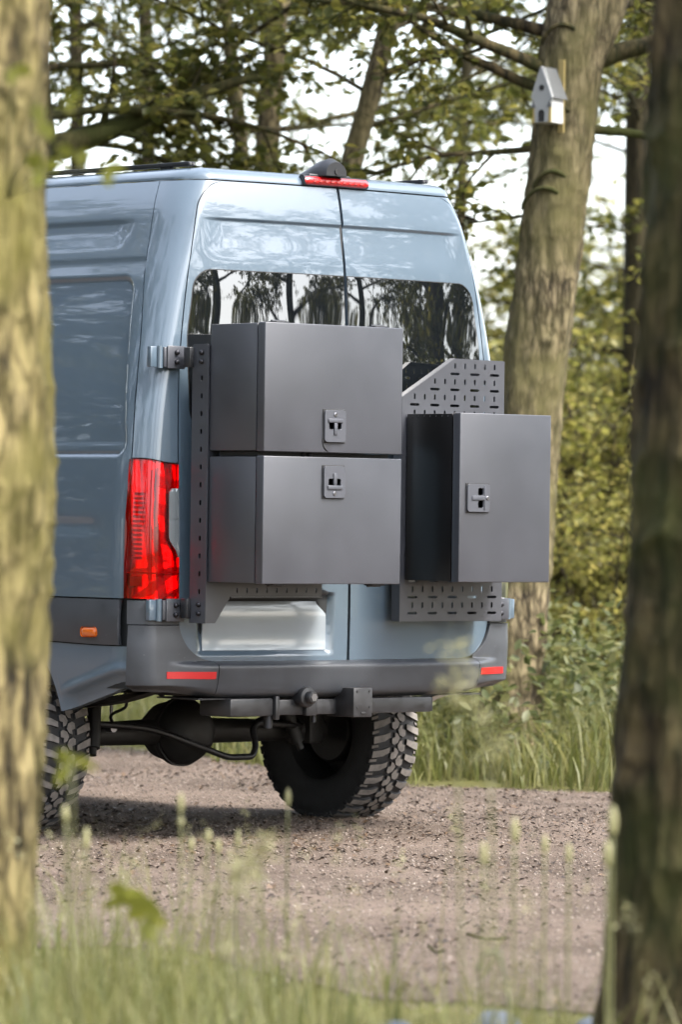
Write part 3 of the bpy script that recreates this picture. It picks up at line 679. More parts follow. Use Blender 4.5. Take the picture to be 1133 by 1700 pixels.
def holed_plate(outer, holes, M4, thick):
    b = bmesh.new(); edges = []
    for poly in [outer] + holes:
        vs = [b.verts.new((u, v, 0)) for u, v in poly]
        for i in range(len(vs)): edges.append(b.edges.new((vs[i], vs[(i+1) % len(vs)])))
    bmesh.ops.triangle_fill(b, use_beauty=True, use_dissolve=False, edges=edges)
    geo = b.faces[:]; r = bmesh.ops.extrude_face_region(b, geom=geo)
    vs = [e for e in r['geom'] if isinstance(e, bmesh.types.BMVert)]; bmesh.ops.translate(b, vec=(0, 0, thick), verts=vs)
    bmesh.ops.recalc_face_normals(b, faces=b.faces[:]); bmesh.ops.transform(b, matrix=M4, verts=b.verts[:]); return b
def inpoly(p, poly):
    x, y = p; c = False; n = len(poly)
    for i in range(n):
        (x1, y1), (x2, y2) = poly[i], poly[(i+1) % n]
        if (y1 > y) != (y2 > y) and x < (x2-x1)*(y-y1)/(y2-y1) + x1: c = not c
    return c
def far_in(p, poly, mx, mz): return all(inpoly((p[0]+a, p[1]+b_), poly) for a, b_ in ((mx, mz), (-mx, mz), (mx, -mz), (-mx, -mz)))
MXZ = Matrix(((1, 0, 0, 0), (0, 0, 1, 0), (0, 1, 0, 0), (0, 0, 0, 1)))     # (u,v,w) -> (x=u, y=w, z=v)
# ----- right door carrier: perforated plate
YP = -.10
CR = empty('box_carrier', (.49, YP, .918)); tag(CR, 'dark perforated carrier plate with a cut-off upper corner, on the right rear door', 'carrier')
x0, x1, z0, z1 = .196, .785, .918, 2.018
outer = [(x0, z0), (x1, z0), (x1, z1), (.497, z1+.004), (x0, 1.853)]
holes = []
row = 0
zc = z0+.034; pv = .0335; ph_ = .0575
k = 0
while zc < z1-.02:
    if k % 2 == 0:
        for j in range(5):
            c = (x1-.058-j*.115, zc)
            if far_in(c, outer, .040, .020): holes.append(slot_poly(c, .027, .0055, False))
    else:
        for j in range(10):
            c = (x1-.058-j*ph_, zc)
            if far_in(c, outer, .016, .022): holes.append(slot_poly(c, .0125, .0050, True))
    zc += pv; k += 1
MP = Matrix.Translation((0, YP, 0)) @ MXZ
mb = MB(); mb.bm(holed_plate(outer, holes, MP, .004)); mb.build('perforated_plate', M['powder'], CR, 30)
mb = MB(); mb.box(x0-.001, x0+.003, YP+.0042, YP+.05, z0, 1.852); mb.build('side_flange', M['powder'], CR)
mb = MB(); mb.box(x1-.003, x1+.001, YP+.0042, YP+.085, z0, z1-.003); mb.build('side_flange', M['powder'], CR)
mb = MB(); mb.box(x0+.004, x1-.004, YP+.0042, YP+.04, z0-.001, z0+.003); mb.build('lower_flange', M['powder'], CR)
v = np.array([.497-x0, 0, z1+.004-1.853]); L_ = np.linalg.norm(v); ang = math.atan2(v[2], v[0])
mb = MB(); mb.box(0, L_, .0042, .035, -.003, .001, 0, 1, Matrix.Translation((x0, YP, 1.853)) @ Matrix.Rotation(-ang, 4, 'Y')); mb.build('slanted_flange', M['powder'], CR)
mb = MB(); mb.box(.499, x1-.004, YP+.0042, YP+.04, z1-.002, z1+.002); mb.build('upper_flange', M['powder'], CR)
for z in (1.985, 1.945): bolt((x1+.001, YP+.03, z), CR, '+x')
for zc in (.965, 1.965):
    mb = MB(); mb.box(x1-.10, x1-.004, YP+.06, YP+.13+.05*(zc > 1.5), zc-.045, zc+.045, .004); mb.build('hinge_arm', M['powder'], CR)
# ----- left door carrier
CL = empty('box_carrier', (-.5, YP, .92)); tag(CL, 'dark slotted carrier with side column behind the two stacked boxes, left rear door', 'carrier')
xa, xb = -.868, -.150; zt = 2.032
outer = [(xa, .915), (-.815, .915), (-.735, 1.022), (-.240, 1.022), (-.240, 1.10), (xb, 1.10), (xb, zt), (xa, zt)]
holes = []; zc = .945; k = 0
for j in range(9):
    c = (-.70+j*.0535, 1.047); holes.append(slot_poly(c, .0105, .0040, True))
zc = 1.13; k = 0
while zc < zt-.03:
    if k % 2 == 0:
        for j in range(6): holes.append(slot_poly((-.785+j*.115, zc), .027, .0055, False))
    else:
        for j in range(11): holes.append(slot_poly((-.80+j*ph_, zc), .0125, .0050, True))
    zc += .0335*2; k += 1
mb = MB(); mb.bm(holed_plate(outer, holes, MP, .004)); mb.build('perforated_plate', M['powder'], CL, 30)
# side column (faces left), slotted
MYZ = Matrix(((0, 0, 1, xa-.004), (1, 0, 0, 0), (0, 1, 0, 0), (0, 0, 0, 1)))    # u->y, v->z, w->x
y0, y1 = YP-.006, YP+.094
outer = [(y0, .915), (y1, .915), (y1, zt), (y1-.01, zt+.006), (y0+.01, zt+.006), (y0, zt)]
holes = []
for k in range(14):
    z = 1.90-k*.0715
    if z > 1.0: holes.append(slot_poly((YP+.035, z), .0115, .0065, True))
mb = MB(); mb.bm(holed_plate(outer, holes, MYZ, .0035)); mb.build('side_column', M['powder'], CL, 30)
mb = MB(); mb.box(xa, xa+.05, YP+.09, YP+.0935, .92, zt-.01); mb.build('column_back', M['black'], CL)
mb = MB(); mb.box(xa+.004, -.20, YP+.0042, YP+.04, zt-.002, zt+.002); mb.build('upper_flange', M['powder'], CL)
mb = MB(); mb.box(-.735, -.240, YP-.004, YP+.04, 1.016, 1.0215); mb.build('lower_flange', M['powder'], CL)
for zc in (.972, 1.985):
    for dz in (.018, -.018): bolt((xa-.004, YP+.035, zc+dz), CL, '-x')
    # arm from the column to the hinge plate
    mb = MB(); mb.box(xa-.025, xa+.03, YP+.085, YP+.125, zc-.040, zc+.040, .003); mb.build('hinge_arm', M['black_gloss'], CL)
def hinge(x, y, z, sg, name_label):
    x = x + sg*.022
    H = empty('door_hinge', (x, y, z), VAN); H['label'] = name_label
    mb = MB(); mb.cyl((x-sg*.0, y, z-.045), (x, y, z+.045), .012, n=16); mb.build('hinge_barrel', M['paint'], H, 40)
    mb = MB(); mb.box(min(x, x+sg*.045), max(x, x+sg*.045), y+.004, y+.030, z-.042, z+.042, .004); mb.build('hinge_leaf', M['paint'], H)
    mb = MB(); mb.box(min(x-sg*.112, x-sg*.020), max(x-sg*.112, x-sg*.020), y-.026, y-.018, z-.046, z+.046, .003); mb.build('bracket_plate', M['powder'], H)
    mb = MB(); mb.box(min(x-sg*.11, x-sg*.008), max(x-sg*.11, x-sg*.008), y-.018, y+.014, z-.040, z+.040, .003); mb.build('bracket_block', M['powder'], H)
    for dz in (.019, -.019): bolt((x-sg*.066, y-.026, z+dz), H)
hinge(-.955, .060, .965, -1, 'lower left door hinge with two black bolts'); hinge(-.945, .085, 1.985, -1, 'upper left door hinge with two black bolts')
hinge(.955, .060, .965, 1, 'lower right door hinge with two black bolts'); hinge(.895, .125, 1.965, 1, 'upper right door hinge')
# ----- storage boxes
def latch(box, xc, zc, yf, mode):       # mode 'up': handle below the lock, 'down': lock below, 'side'
    wv, hv = (.112, .128) if mode != 'side' else (.125, .115)
    LT = empty('latch', (xc, yf, zc), box)
    mb = MB(); mb.box(xc-wv/2-.004, xc+wv/2+.004, yf-.004, yf-.0005, zc-hv/2-.004, zc+hv/2+.004, .0015, 1); mb.build('gasket', M['black'], LT)
    # plate as a frame around the recess
    b = bmesh.new()
    def rr(w_, h_, r, n=5):
        pts = []
        for cx, cz, a0 in ((w_/2-r, h_/2-r, 0), (-w_/2+r, h_/2-r, 90), (-w_/2+r, -h_/2+r, 180), (w_/2-r, -h_/2+r, 270)):
            for k in range(n+1): a = R_(a0+90*k/n); pts.append((cx+r*math.cos(a), cz+r*math.sin(a)))
        return pts
    if mode == 'side': rc = [(.012, .026, .030, .030), (.012, -.026, .030, .030)]; kz = (.050, .0)
    else:
        s = 1 if mode == 'up' else -1
        rc = [(-.019, .004*s, .028, .034), (.019, .004*s, .028, .034)]; kz = (0, .046*s)
    o2 = [(xc+u, zc+v) for u, v in rr(wv, hv, .014)]
    hl = [[(xc+cx+u, zc+cz+v) for u, v in rr(a, b_, .006, 3)] for cx, cz, a, b_ in rc]
    pl = holed_plate(o2, hl, Matrix.Translation((0, yf-.012, 0)) @ MXZ, .010)
    mb = MB(); mb.bm(pl); o = mb.build('latch_plate', M['latch'], LT, 30)
    bv = o.modifiers.new('bevel', 'BEVEL'); bv.width = .002; bv.segments = 2; bv.limit_method = 'ANGLE'; bv.angle_limit = R_(60)
    for cx, cz, a, b_ in rc:
        mb = MB(); mb.box(xc+cx-a/2-.002, xc+cx+a/2+.002, yf-.004, yf-.002, zc+cz-b_/2-.002, zc+cz+b_/2+.002); mb.build('pocket', M['black'], LT)
    if mode == 'side':
        mb = MB(); mb.box(xc-.040, xc+.030, yf-.017, yf-.0121, zc-.009, zc+.009, .002); mb.box(xc+.0295, xc+.034, yf-.016, yf-.0121, zc-.05, zc+.05, .001); mb.build('latch_handle', M['latch'], LT)
    else:
        z_b = zc + .022*s
        mb = MB(); mb.box(xc-.040, xc+.040, yf-.018, yf-.0121, z_b-.0085, z_b+.0085, .003)
        mb.box(xc-.0085, xc+.0085, yf-.0175, yf-.0121, min(z_b-.058*s, z_b-.009*s), max(z_b-.058*s, z_b-.009*s), .002); mb.build('latch_handle', M['latch'], LT)
    mb = MB(); mb.lathe([(0, -.004), (.007, -.004), (.009, -.002), (.009, 0)], (xc+kz[0], yf-.012, zc+kz[1]), 'y', 18); mb.build('lock', M['steel'], LT, 30)
    mb = MB(); mb.box(xc+kz[0]-.001, xc+kz[0]+.001, yf-.0168, yf-.0155, zc+kz[1]-.004, zc+kz[1]+.004); mb.build('keyhole', M['black'], LT)
def storage_box(x0, x1, yb, yf, z0, z1, lab, lt, hinge_side, bodym='powder'):
    B = empty('storage_box', ((x0+x1)/2, (yb+yf)/2, z0)); tag(B, lab, 'storage box', 'metal boxes on the rear doors')
    yl = yf+.045
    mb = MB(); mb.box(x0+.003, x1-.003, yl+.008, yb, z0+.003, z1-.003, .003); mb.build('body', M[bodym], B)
    mb = MB(); mb.box(x0+.010, x1-.010, yl-.002, yl+.010, z0+.010, z1-.008); mb.build('door_seal', M['black'], B)
    mb = MB(); mb.box(x0, x1, yf, yl, z0, z1, .0035, 3); d = mb.build('lid', M['powder'], B)
    for u in (.14, .86):
        mb = MB()
        if hinge_side == 'top': xc = x0+(x1-x0)*u; mb.box(xc-.035, xc+.035, yl-.03, yl+.02, z1+.0002, z1+.006, .002); mb.cyl((xc-.035, yl, z1+.007), (xc+.035, yl, z1+.007), .005, n=10)
        elif hinge_side == 'bottom': xc = x0+(x1-x0)*u; mb.box(xc-.035, xc+.035, yl-.03, yl+.02, z0-.006, z0-.0002, .002); mb.cyl((xc-.035, yl, z0-.007), (xc+.035, yl, z0-.007), .005, n=10)
        else: zc = z0+(z1-z0)*u; mb.box(x1+.0002, x1+.006, yl-.03, yl+.02, zc-.035, zc+.035, .002); mb.cyl((x1+.007, yl, zc-.035), (x1+.007, yl, zc+.035), .005, n=10)
        mb.build('hinge', M['black_gloss'], B)
    latch(B, lt[0], lt[1], yf, lt[2]); return B
LX0, LX1, YB, YF = -.866, -.122, -.108, -.445
b1 = storage_box(LX0, LX1, YB, YF, 1.606, 2.119, 'upper of two stacked dark grey metal boxes, its lock near the lower edge', (-.497, 1.713, 'up'), 'top')
b2 = storage_box(LX0, LX1, YB, YF, 1.079, 1.588, 'lower of two stacked dark grey metal boxes, its lock near the upper edge', (-.497, 1.489, 'down'), 'bottom')
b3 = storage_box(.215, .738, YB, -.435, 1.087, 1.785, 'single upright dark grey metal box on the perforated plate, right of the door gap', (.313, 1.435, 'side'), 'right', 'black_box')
mb = MB(); mb.tube(spl([(-.556, YF-.001, 1.664), (-.553, YF-.001, 1.640), (-.545, YF-.001, 1.625), (-.522, YF-.001, 1.608)], 12), [.001, .003, .0035, .003, .003, .0025, .003, .0035, .003, .003, .002, .001], 6); mb.build('grease_smear', M['black'], b1, 60)
mb = MB(); mb.box(LX0+.03, LX1-.012, YB-.03, YF+.07, 1.5882, 1.6058); mb.build('spacer', M['black'], b1)
for x in (-.60, -.565): bolt((x, YF+.069, 1.597), b1)
for k in range(7):
    mb = MB(); mb.cyl((.2188, -.14-k*.036, 1.772), (.2165, -.14-k*.036, 1.772), .0035, n=8); mb.build('rivet', M['steel'], b3)
exec_marker = 'VAN DONE'

# ================================================================ TREES
def tube_np(P, rad, n):
    mb = MB(); mb.tube(P, rad, n, cap=True); return np.array(mb.V), mb.F
class Leaves:
    def __init__(s): s.c = []; s.d = []; s.sz = []
    def twig(s, P, n, size, spread=.05):
        t = rng.uniform(.05, 1.0, n); k = t*(len(P)-1); i = np.clip(k.astype(int), 0, len(P)-2); f = (k-i)[:, None]
        c = P[i]*(1-f) + P[i+1]*f; dirn = P[-1]-P[0]; dirn = dirn/(np.linalg.norm(dirn)+1e-9)
        side = rng.normal(size=(n, 3)); side[:, 2] *= .45; side[:, 2] -= .15; d = side + .6*dirn
        d /= np.linalg.norm(d, axis=1)[:, None]; s.c.append(c + rng.normal(size=(n, 3))*spread*.4); s.d.append(d); s.sz.append(size*rng.uniform(.6, 1.25, n))
    def arrays(s, width=.62):
        c = np.concatenate(s.c); d = np.concatenate(s.d); z = np.concatenate(s.sz)[:, None]; n = len(c)
        up = np.array([0, 0, 1.0]) + rng.normal(size=(n, 3))*.55; w_ = np.cross(d, up); w_ /= np.linalg.norm(w_, axis=1)[:, None]+1e-9; nn = np.cross(w_, d)
        fold = rng.uniform(.05, .25, n)[:, None]
        a = c; b = c + d*z*.38 + w_*z*width*.5 + nn*z*fold*.4; b2 = c + d*z*.72 + w_*z*width*.36 + nn*z*fold*.3; t = c + d*z - nn*z*fold*.4
        e = c + d*z*.38 - w_*z*width*.5 + nn*z*fold*.4; e2 = c + d*z*.72 - w_*z*width*.36 + nn*z*fold*.3
        V = np.stack([a, b, b2, t, e2, e], 1).reshape(-1, 3); i = np.arange(n)*6
        Q = np.concatenate([np.stack([i, i+1, i+2, i+3], 1), np.stack([i, i+3, i+4, i+5], 1)]); return V, Q
def wobble_path(p0, d, L, n, curl, jit):
    d = np.array(d, float); d /= np.linalg.norm(d); P = [np.array(p0, float)]
    for k in range(n):
        d = d + np.array([0, 0, curl])/n + rng.normal(size=3)*jit; d /= np.linalg.norm(d); P.append(P[-1] + d*L/n)
    return np.array(P)
def branch_system(wood, lv, P, r0, nsub, ntwig, nleaf, lsub, ltwig, lsize, start=.25, droop=-.25):
    n = len(P)
    for j in range(nsub):
        t = start + (1-start)*(j+rng.uniform(.2, .9))/nsub; k = min(int(t*(n-1)), n-2); f = t*(n-1)-k; p = P[k]*(1-f)+P[k+1]*f
        T = P[k+1]-P[k]; T /= np.linalg.norm(T); az = rng.normal(size=3); az -= T*(az@T); az /= np.linalg.norm(az)+1e-9; az[2] *= .5
        L2 = lsub*rng.uniform(.6, 1.2)*(1.15-.5*t); Q = wobble_path(p, T*.55+az*.85, L2, 6, droop, .10)
        rs = max(r0*(1-t)*.5, .010); wood.append((Q, np.linspace(rs, .004, 7), 5))
        for q in range(ntwig):
            tt = .2 + .8*(q+rng.uniform(0, 1))/ntwig; k2 = min(int(tt*6), 5); p2 = Q[k2]*(1-(tt*6-k2))+Q[k2+1]*(tt*6-k2)
            T2 = Q[k2+1]-Q[k2]; T2 /= np.linalg.norm(T2)+1e-9; a2 = rng.normal(size=3); a2[2] *= .55
            X = wobble_path(p2, T2*.5+a2*.55, ltwig*rng.uniform(.6, 1.2), 4, droop, .12)
            wood.append((X, np.linspace(.004, .0018, 5), 3)); lv.twig(X, max(2, int(nleaf*rng.uniform(.6, 1.3))), lsize)
def build_tree(name, label, base, trunk_pts, trunk_r, bark_m, leaf_m, limbs, group=None, lsize=.075, nside=20, rough=.02, cat='tree', bark_freq=9.0, ridges=.0):
    """trunk_pts world points from ground up; limbs: list of (t along trunk or point, direction, length, r0, nsub, ntwig, nleaf, curl)"""
    T = empty(name, base); tag(T, label, cat, group)
    P = spl(trunk_pts, (60 if ridges else 12)*len(trunk_pts)); u = np.linspace(0, 1, len(P)); rad = np.interp(u, np.linspace(0, 1, len(trunk_r)), trunk_r)
    V, F = tube_np(P, rad, nside); V = np.array(V); ring = np.repeat(np.arange(len(P)), nside); c = P[ring]; dr = V-c; rr = np.linalg.norm(dr, axis=1)[:, None]+1e-9; dn = dr/rr
    q = np.concatenate([dn[:, :1]*bark_freq*rr*3, dn[:, 1:2]*bark_freq*rr*3, V[:, 2:]*2.2], 1)
    n1 = vnoise(q*2.0, 11)-.5; n2 = vnoise(np.concatenate([dn[:, :2]*1.4, V[:, 2:]*.9], 1), 5)-.5
    V = V + dn*(rough*n1[:, None]*rr*4 + .16*n2[:, None]*rr)
    if ridges:
        q3 = np.concatenate([dn[:, :2]*bark_freq*1.1, V[:, 2:]*5.0], 1); rdg = 1-np.abs(vnoise(q3*1.0, 21)*2-1); q4 = np.concatenate([dn[:, :2]*bark_freq*2.2, V[:, 2:]*11.0], 1); r2 = 1-np.abs(vnoise(q4, 22)*2-1)
        V = V + dn*((rdg**2)*.65 + (r2**2)*.35 - .4)[:, None]*ridges
    mesh_obj('trunk', V, F, bark_m, T, 180)
    lv = Leaves(); first = True
    for (t, d, L, r0, ns, ntw, nl, curl) in limbs:
        p = P[int(t*(len(P)-1))]; Q = wobble_path(p, d, L, 9, curl, .07); wood = [(Q, np.linspace(r0, r0*.25, 10), 9)]
        branch_system(wood, lv, Q, r0, ns, ntw, nl, L*.38, L*.17+.12, lsize)
        VV = []; FF = []; b = 0
        for PP, rad_, n_ in wood:
            v, f = tube_np(PP, rad_, n_); VV.append(v); FF += [tuple(i+b for i in ff) for ff in f]; b += len(v)
        mesh_obj('limb', np.concatenate(VV), FF, M['bark_right'], T, 180)
    if lv.c:
        V, Q = lv.arrays(); cr = fast_mesh('crown', V, Q, leaf_m, T); cr['kind'] = 'stuff'
    return T
def rand_limbs(n, t0, t1, L, r0, ns, ntw, nl, elev=.25, curl=-.15, az0=None, az1=None):
    out = []
    for k in range(n):
        t = t0+(t1-t0)*(k+rng.uniform(0, .8))/n; a = (k*2.4+rng.uniform(-.5, .5)) if az0 is None else rng.uniform(az0, az1)
        out.append((min(t, 1), (math.cos(a), math.sin(a), elev+rng.uniform(-.2, .25)+t*.4), L*rng.uniform(.7, 1.15)*(1.1-.45*t), r0*rng.uniform(.7, 1.1), ns, ntw, nl, curl))
    return out
def up_from(px0, py0, d, pts):    # trunk points given at photo pixels (px,py) for one distance, ground first
    g0 = at(px0, py0, d); g0[2] = -.05; return [g0] + [at(px, py, d) for px, py in pts]
# --- foreground trunks
dl = 12.8
p = up_from(-118, 1700, dl, [(-112, 1700), (-92, 1400), (-68, 1000), (-52, 700), (-56, 300), (-46, 0), (-60, -900), (-90, -2500), (-200, -5200)])
fl_l = rand_limbs(10, .88, 1.0, 2.8, .05, 6, 6, 12, .3)
build_tree('foreground_tree', 'pale olive ridged trunk, blurred, at the left picture edge before the van', p[0], p, [.27, .242, .228, .216, .216, .206, .20, .13, .11, .05], M['bark_left'], M['leaf'], fl_l, 'foreground tree trunks', .08, 110, .02, bark_freq=3.6, ridges=.036)
dr_ = 12.0
p = up_from(1190, 1700, dr_, [(1185, 1700), (1195, 1400), (1205, 1000), (1213, 600), (1222, 300), (1228, 0), (1240, -900), (1280, -2500), (1350, -5200)])
fl_r = rand_limbs(10, .88, 1.0, 2.8, .05, 6, 6, 12, .3)
build_tree('foreground_tree', 'dark mossy trunk, blurred, at the right picture edge before the verge', p[0], p, [.30, .268, .240, .227, .216, .210, .206, .14, .11, .05], M['bark_right'], M['leaf'], fl_r, 'foreground tree trunks', .08, 110, .02, bark_freq=3.6, ridges=.034)
# --- tree with the birdhouse
DB = 26.0
p = up_from(846, 1300, DB, [(851, 1150), (872, 800), (905, 500), (930, 260), (953, 70), (985, -200), (1020, -600), (1030, -1100), (1000, -1700)])
L_ = lambda t, dx, dz, dd, L, r, ns, ntw, nl, curl=-.1: (t, tuple(rv*dx + dv*dd + zv*dz), L, r, ns, ntw, nl, curl)
lb = [L_(.50, -1, .48, .05, 1.3, .035, 7, 6, 10, .0), L_(.455, -1, -.12, .15, 1.1, .022, 6, 5, 8, -.2), L_(.53, 1, .35, .0, 1.4, .06, 6, 6, 12), L_(.47, .9, .2, .3, 1.5, .03, 7, 6, 12), L_(.40, -.9, .02, .2, .7, .012, 4, 4, 7, -.1),
      L_(.52, -.9, .5, -.3, 1.6, .04, 8, 6, 10), L_(.56, -.7, .2, .5, 1.7, .04, 8, 6, 12)] + rand_limbs(12, .55, 1.0, 2.6, .035, 8, 8, 13, .25)
TB = build_tree('birdhouse_tree', 'thick tan trunk carrying the little white birdhouse, behind the right side of the van', p[0], p, [.178, .154, .166, .171, .167, .172, .15, .13, .10, .05], M['bark_mid'], M['leaf'], lb, None, .072, 56, .02, bark_freq=5, ridges=.028)
# old branch scars on the trunk
for (sx, sy, w_) in ((918, 310, .10), (905, 345, .12), (935, 70, .11), (935, 195, .07)):
    c = at(sx, sy, DB-.185); pts = [c + rv*(w_*math.cos(a)) + zv*(w_*1.15*math.sin(a)-.03) + dv*(.055*math.cos(a)**2+.004) for a in np.linspace(.15, math.pi-.15, 14)]
    mb = MB(); mb.tube(pts, np.r_[.006, np.full(12, .013), .006], 7); mb.build('branch_scar', M['bark_right'], TB, 180)
# second fork
mb = MB(); P_ = spl([at(965, 110, DB), at(1010, 10, DB+.05), at(1045, -120, DB+.1), at(1090, -500, DB+.2)], 20); mb.tube(P_, np.linspace(.12, .07, 20), 18); mb.build('fork', M['bark_mid'], TB, 180)
# --- trees behind the van
def bg_tree(label, px, d, pts, rad, n, L, lean=0, t0=.3, leafm='leaf', ls=.076, bark_='bark_far', nl=11, ns=6, ntw=8, elev=.15):
    p = up_from(px, 1100, d, pts); return build_tree('woodland_tree', label, p[0], p, rad, M[bark_], M[leafm], rand_limbs(n, t0, 1.0, L, .022, ns, ntw, nl, elev), 'trees behind the van', ls, 14, .02)
bg_tree('slender upright trunk seen above the van roof, right one of a close pair', 425, 31, [(432, 600), (440, 300), (455, 100), (468, -100), (480, -800), (500, -1800)], [.13, .10, .085, .075, .07, .05, .02], 13, 2.3, t0=.40, bark_='bark_mid')
bg_tree('slender upright trunk seen above the van roof, left one of a close pair', 415, 30, [(412, 600), (404, 300), (385, 100), (368, -60), (350, -800), (330, -1500)], [.08, .06, .05, .045, .04, .03, .02], 9, 2.0, t0=.36, bark_='bark_mid')
bg_tree('leaning trunk rising to the right above the brake light of the van', 540, 28, [(550, 600), (578, 300), (612, 170), (650, 20), (700, -200), (790, -700), (850, -1500)], [.10, .085, .066, .063, .06, .05, .04, .02], 13, 2.2, t0=.36, bark_='bark_mid')
# --- big limb tree at left
DG = 27.5
p = up_from(0, 1100, DG, [(5, 700), (20, 400), (30, 230), (20, 60), (10, -200), (0, -900), (0, -1700)])
lg = [(.40, tuple(rv*1.0 + zv*.42 + dv*.0), 1.5, .09, 8, 8, 14, -.05), (.46, tuple(rv*1.0 + zv*.30), 1.9, .03, 7, 8, 11, -.2), (.43, tuple(rv*.8 + dv*.6 + zv*.15), 1.8, .025, 7, 8, 11, -.3)] + rand_limbs(9, .5, 1.0, 2.4, .03, 7, 7, 13, .15)
build_tree('woodland_tree', 'tree with a heavy dark limb reaching over the van from the left', p[0], p, [.28, .24, .21, .2, .19, .17, .12, .05], M['bark_right'], M['leaf'], lg, 'trees behind the van', .075, 20, .02)
bg_tree('far tree whose leaves hang over the middle of the van roof', 250, 36, [(250, 600), (245, 200), (235, -200), (230, -900), (240, -1500)], [.08, .07, .06, .05, .04, .02], 16, 2.8, t0=.36)
bg_tree('far tree filling the gap above the roof rail of the van', 130, 33, [(130, 600), (128, 200), (122, -200), (120, -900), (130, -1500)], [.07, .06, .05, .045, .035, .02], 16, 2.6, t0=.36)
bg_tree('far tree with thin crown between birdhouse tree and leaning trunk', 760, 38, [(760, 700), (770, 200), (790, -200), (800, -900), (790, -1500)], [.06, .05, .045, .04, .03, .02], 14, 2.3, t0=.42)
bg_tree('far tree with dark crown between the birdhouse tree and the dark foreground trunk', 1055, 35, [(1060, 700), (1062, 300), (1066, -100), (1060, -900), (1050, -1500)], [.14, .12, .11, .10, .08, .02], 24, 2.2, t0=.22, nl=14)
# --- surrounding woodland: a prototype and copies (they close the clearing to the left and behind the viewer)
def copy_tree(root, loc, rz, label, sc=1.0):
    r_ = root.copy(); COL.objects.link(r_); r_.location = tuple(loc); r_.rotation_euler = (0, 0, rz); r_.scale = (sc,)*3; r_['label'] = label
    for ch in root.children: c = ch.copy(); COL.objects.link(c); c.parent = r_
    return r_
base = np.array([-9.0, 9.0, 0.0])
proto = build_tree('edge_tree', 'tree of the wood beside the left flank of the van, nearest its front', base, [base+np.array([0, 0, z])+np.array([.1*math.sin(z), .08*math.cos(z*.7), 0]) for z in (-.05, 1.5, 3, 4.5, 6, 7.5, 9)], [.24, .2, .18, .16, .13, .09, .03], M['bark_far'], M['leaf'], rand_limbs(24, .18, 1.0, 3.2, .06, 8, 9, 34, .2), 'trees around the clearing', .075, 14, .02)
spots = [(-6.5, 13, 1.0, 1.1, 'ahead of the van on its left'), (-13, 12, 2.2, 1.2, 'deeper in the wood on the left'), (-13, 5.5, 3.1, 1.15, 'left of the van, level with its middle'), (-16.5, 0, 4.0, 1.2, 'left of the van, level with its rear'), (-19, -8, 5.2, 1.2, 'left of the viewer'), 
         (4.5, -20, .7, 1.15, 'mirrored in the left half of the rear window'), (17, -17.5, 1.7, 1.2, 'mirrored in the right half of the rear window'), (20, -14, 2.9, 1.3, 'far right behind the viewer'), (12, -26, 4.4, 1.5, 'far behind the viewer'), (-4, 20, .2, 1.3, 'ahead of the van'), (9.5, -6.2, 2.5, 1.0, 'nearest on the right, mirrored as the dark trunk'), (16, -9.5, 3.6, 1.2, 'second on the right, mirrored'), (11, -15.5, .9, 1.0, 'mirrored in the middle of the rear window'), (-11, 16, 2.0, 1.25, 'farther ahead on the left, first'), (-15.5, 9, 1.4, 1.1, 'deep on the left, second row'), (-18, 16, .4, 1.3, 'deep on the left, third row'), (-9.5, 23, 5.0, 1.35, 'farthest ahead on the left'), (-22, 20, 1.1, 1.3, 'in the back row on the left, middle'), (-16, 26, 2.7, 1.4, 'in the back row ahead'), (-26, 12, 3.9, 1.3, 'in the back row on the left, near'), (-12, 31, 4.6, 1.4, 'in the back row far ahead'), (-23, 30, .3, 1.5, 'in the back row on the left, far')]
for x, y, rz, sc, lab in spots: copy_tree(proto, (x, y, 0), rz, 'leafy edge tree ' + lab, sc)

# ================================================================ SHRUBS
def build_shrub(label, base, h, rad, nst, leafm, ls, nl, name='shrub'):
    T = empty(name, base); tag(T, label, 'shrub', 'shrubs beyond the verge'); lv = Leaves(); wood = []
    for k in range(nst):
        a = rng.uniform(0, 2*np.pi); Q = wobble_path(np.array(base)+np.array([math.cos(a), math.sin(a), 0])*rad*.15, (math.cos(a)*.5, math.sin(a)*.5, 1.0), h*rng.uniform(.6, 1.05), 8, .1, .10)
        wood.append((Q, np.linspace(.022, .006, 9), 6)); branch_system(wood, lv, Q, .02, 8, 5, nl, rad*.75, .4, ls, .08, -.1)
    VV = []; FF = []; b = 0
    for PP, r_, n_ in wood:
        v, f = tube_np(PP, r_, n_); VV.append(v); FF += [tuple(i+b for i in ff) for ff in f]; b += len(v)
    mesh_obj('stems', np.concatenate(VV), FF, M['bark_far'], T, 180)
    V, Q = lv.arrays(.7); f = fast_mesh('foliage', V, Q, M[leafm], T); f['kind'] = 'stuff'; return T
s1 = build_shrub('bright yellow-green shrub between the birdhouse tree and the dark foreground trunk', ground_at(1015, 35), 3.4, 1.2, 13, 'leaf_bright', .062, 17)
s2 = build_shrub('dense green shrub low behind the single upright box', ground_at(935, 34), 2.5, 1.1, 12, 'leaf_bright', .060, 16)
def shrub_copy(src, px, d, rz, sc, lab):
    return copy_tree(src, ground_at(px, d), rz, lab, sc)
shrub_copy(s1, 835, 41, 1.2, 1.0, 'shrub showing through between van roof corner and birdhouse trunk'); shrub_copy(s2, 1085, 33, 2.0, 1.2, 'shrub half hidden by the dark foreground trunk')
shrub_copy(s1, 1110, 40, 3.0, 1.15, 'tall far shrub behind the dark foreground trunk'); shrub_copy(s1, 960, 42, 4.0, 1.1, 'far shrub behind the birdhouse trunk'); shrub_copy(s2, 640, 33, .6, 1.1, 'shrub hidden behind the van, centre'); shrub_copy(s1, 400, 36, 5.0, .9, 'shrub behind the van, left')
shrub_copy(s2, 990, 31.5, 3.3, .8, 'low shrub at the back of the tall verge grass')
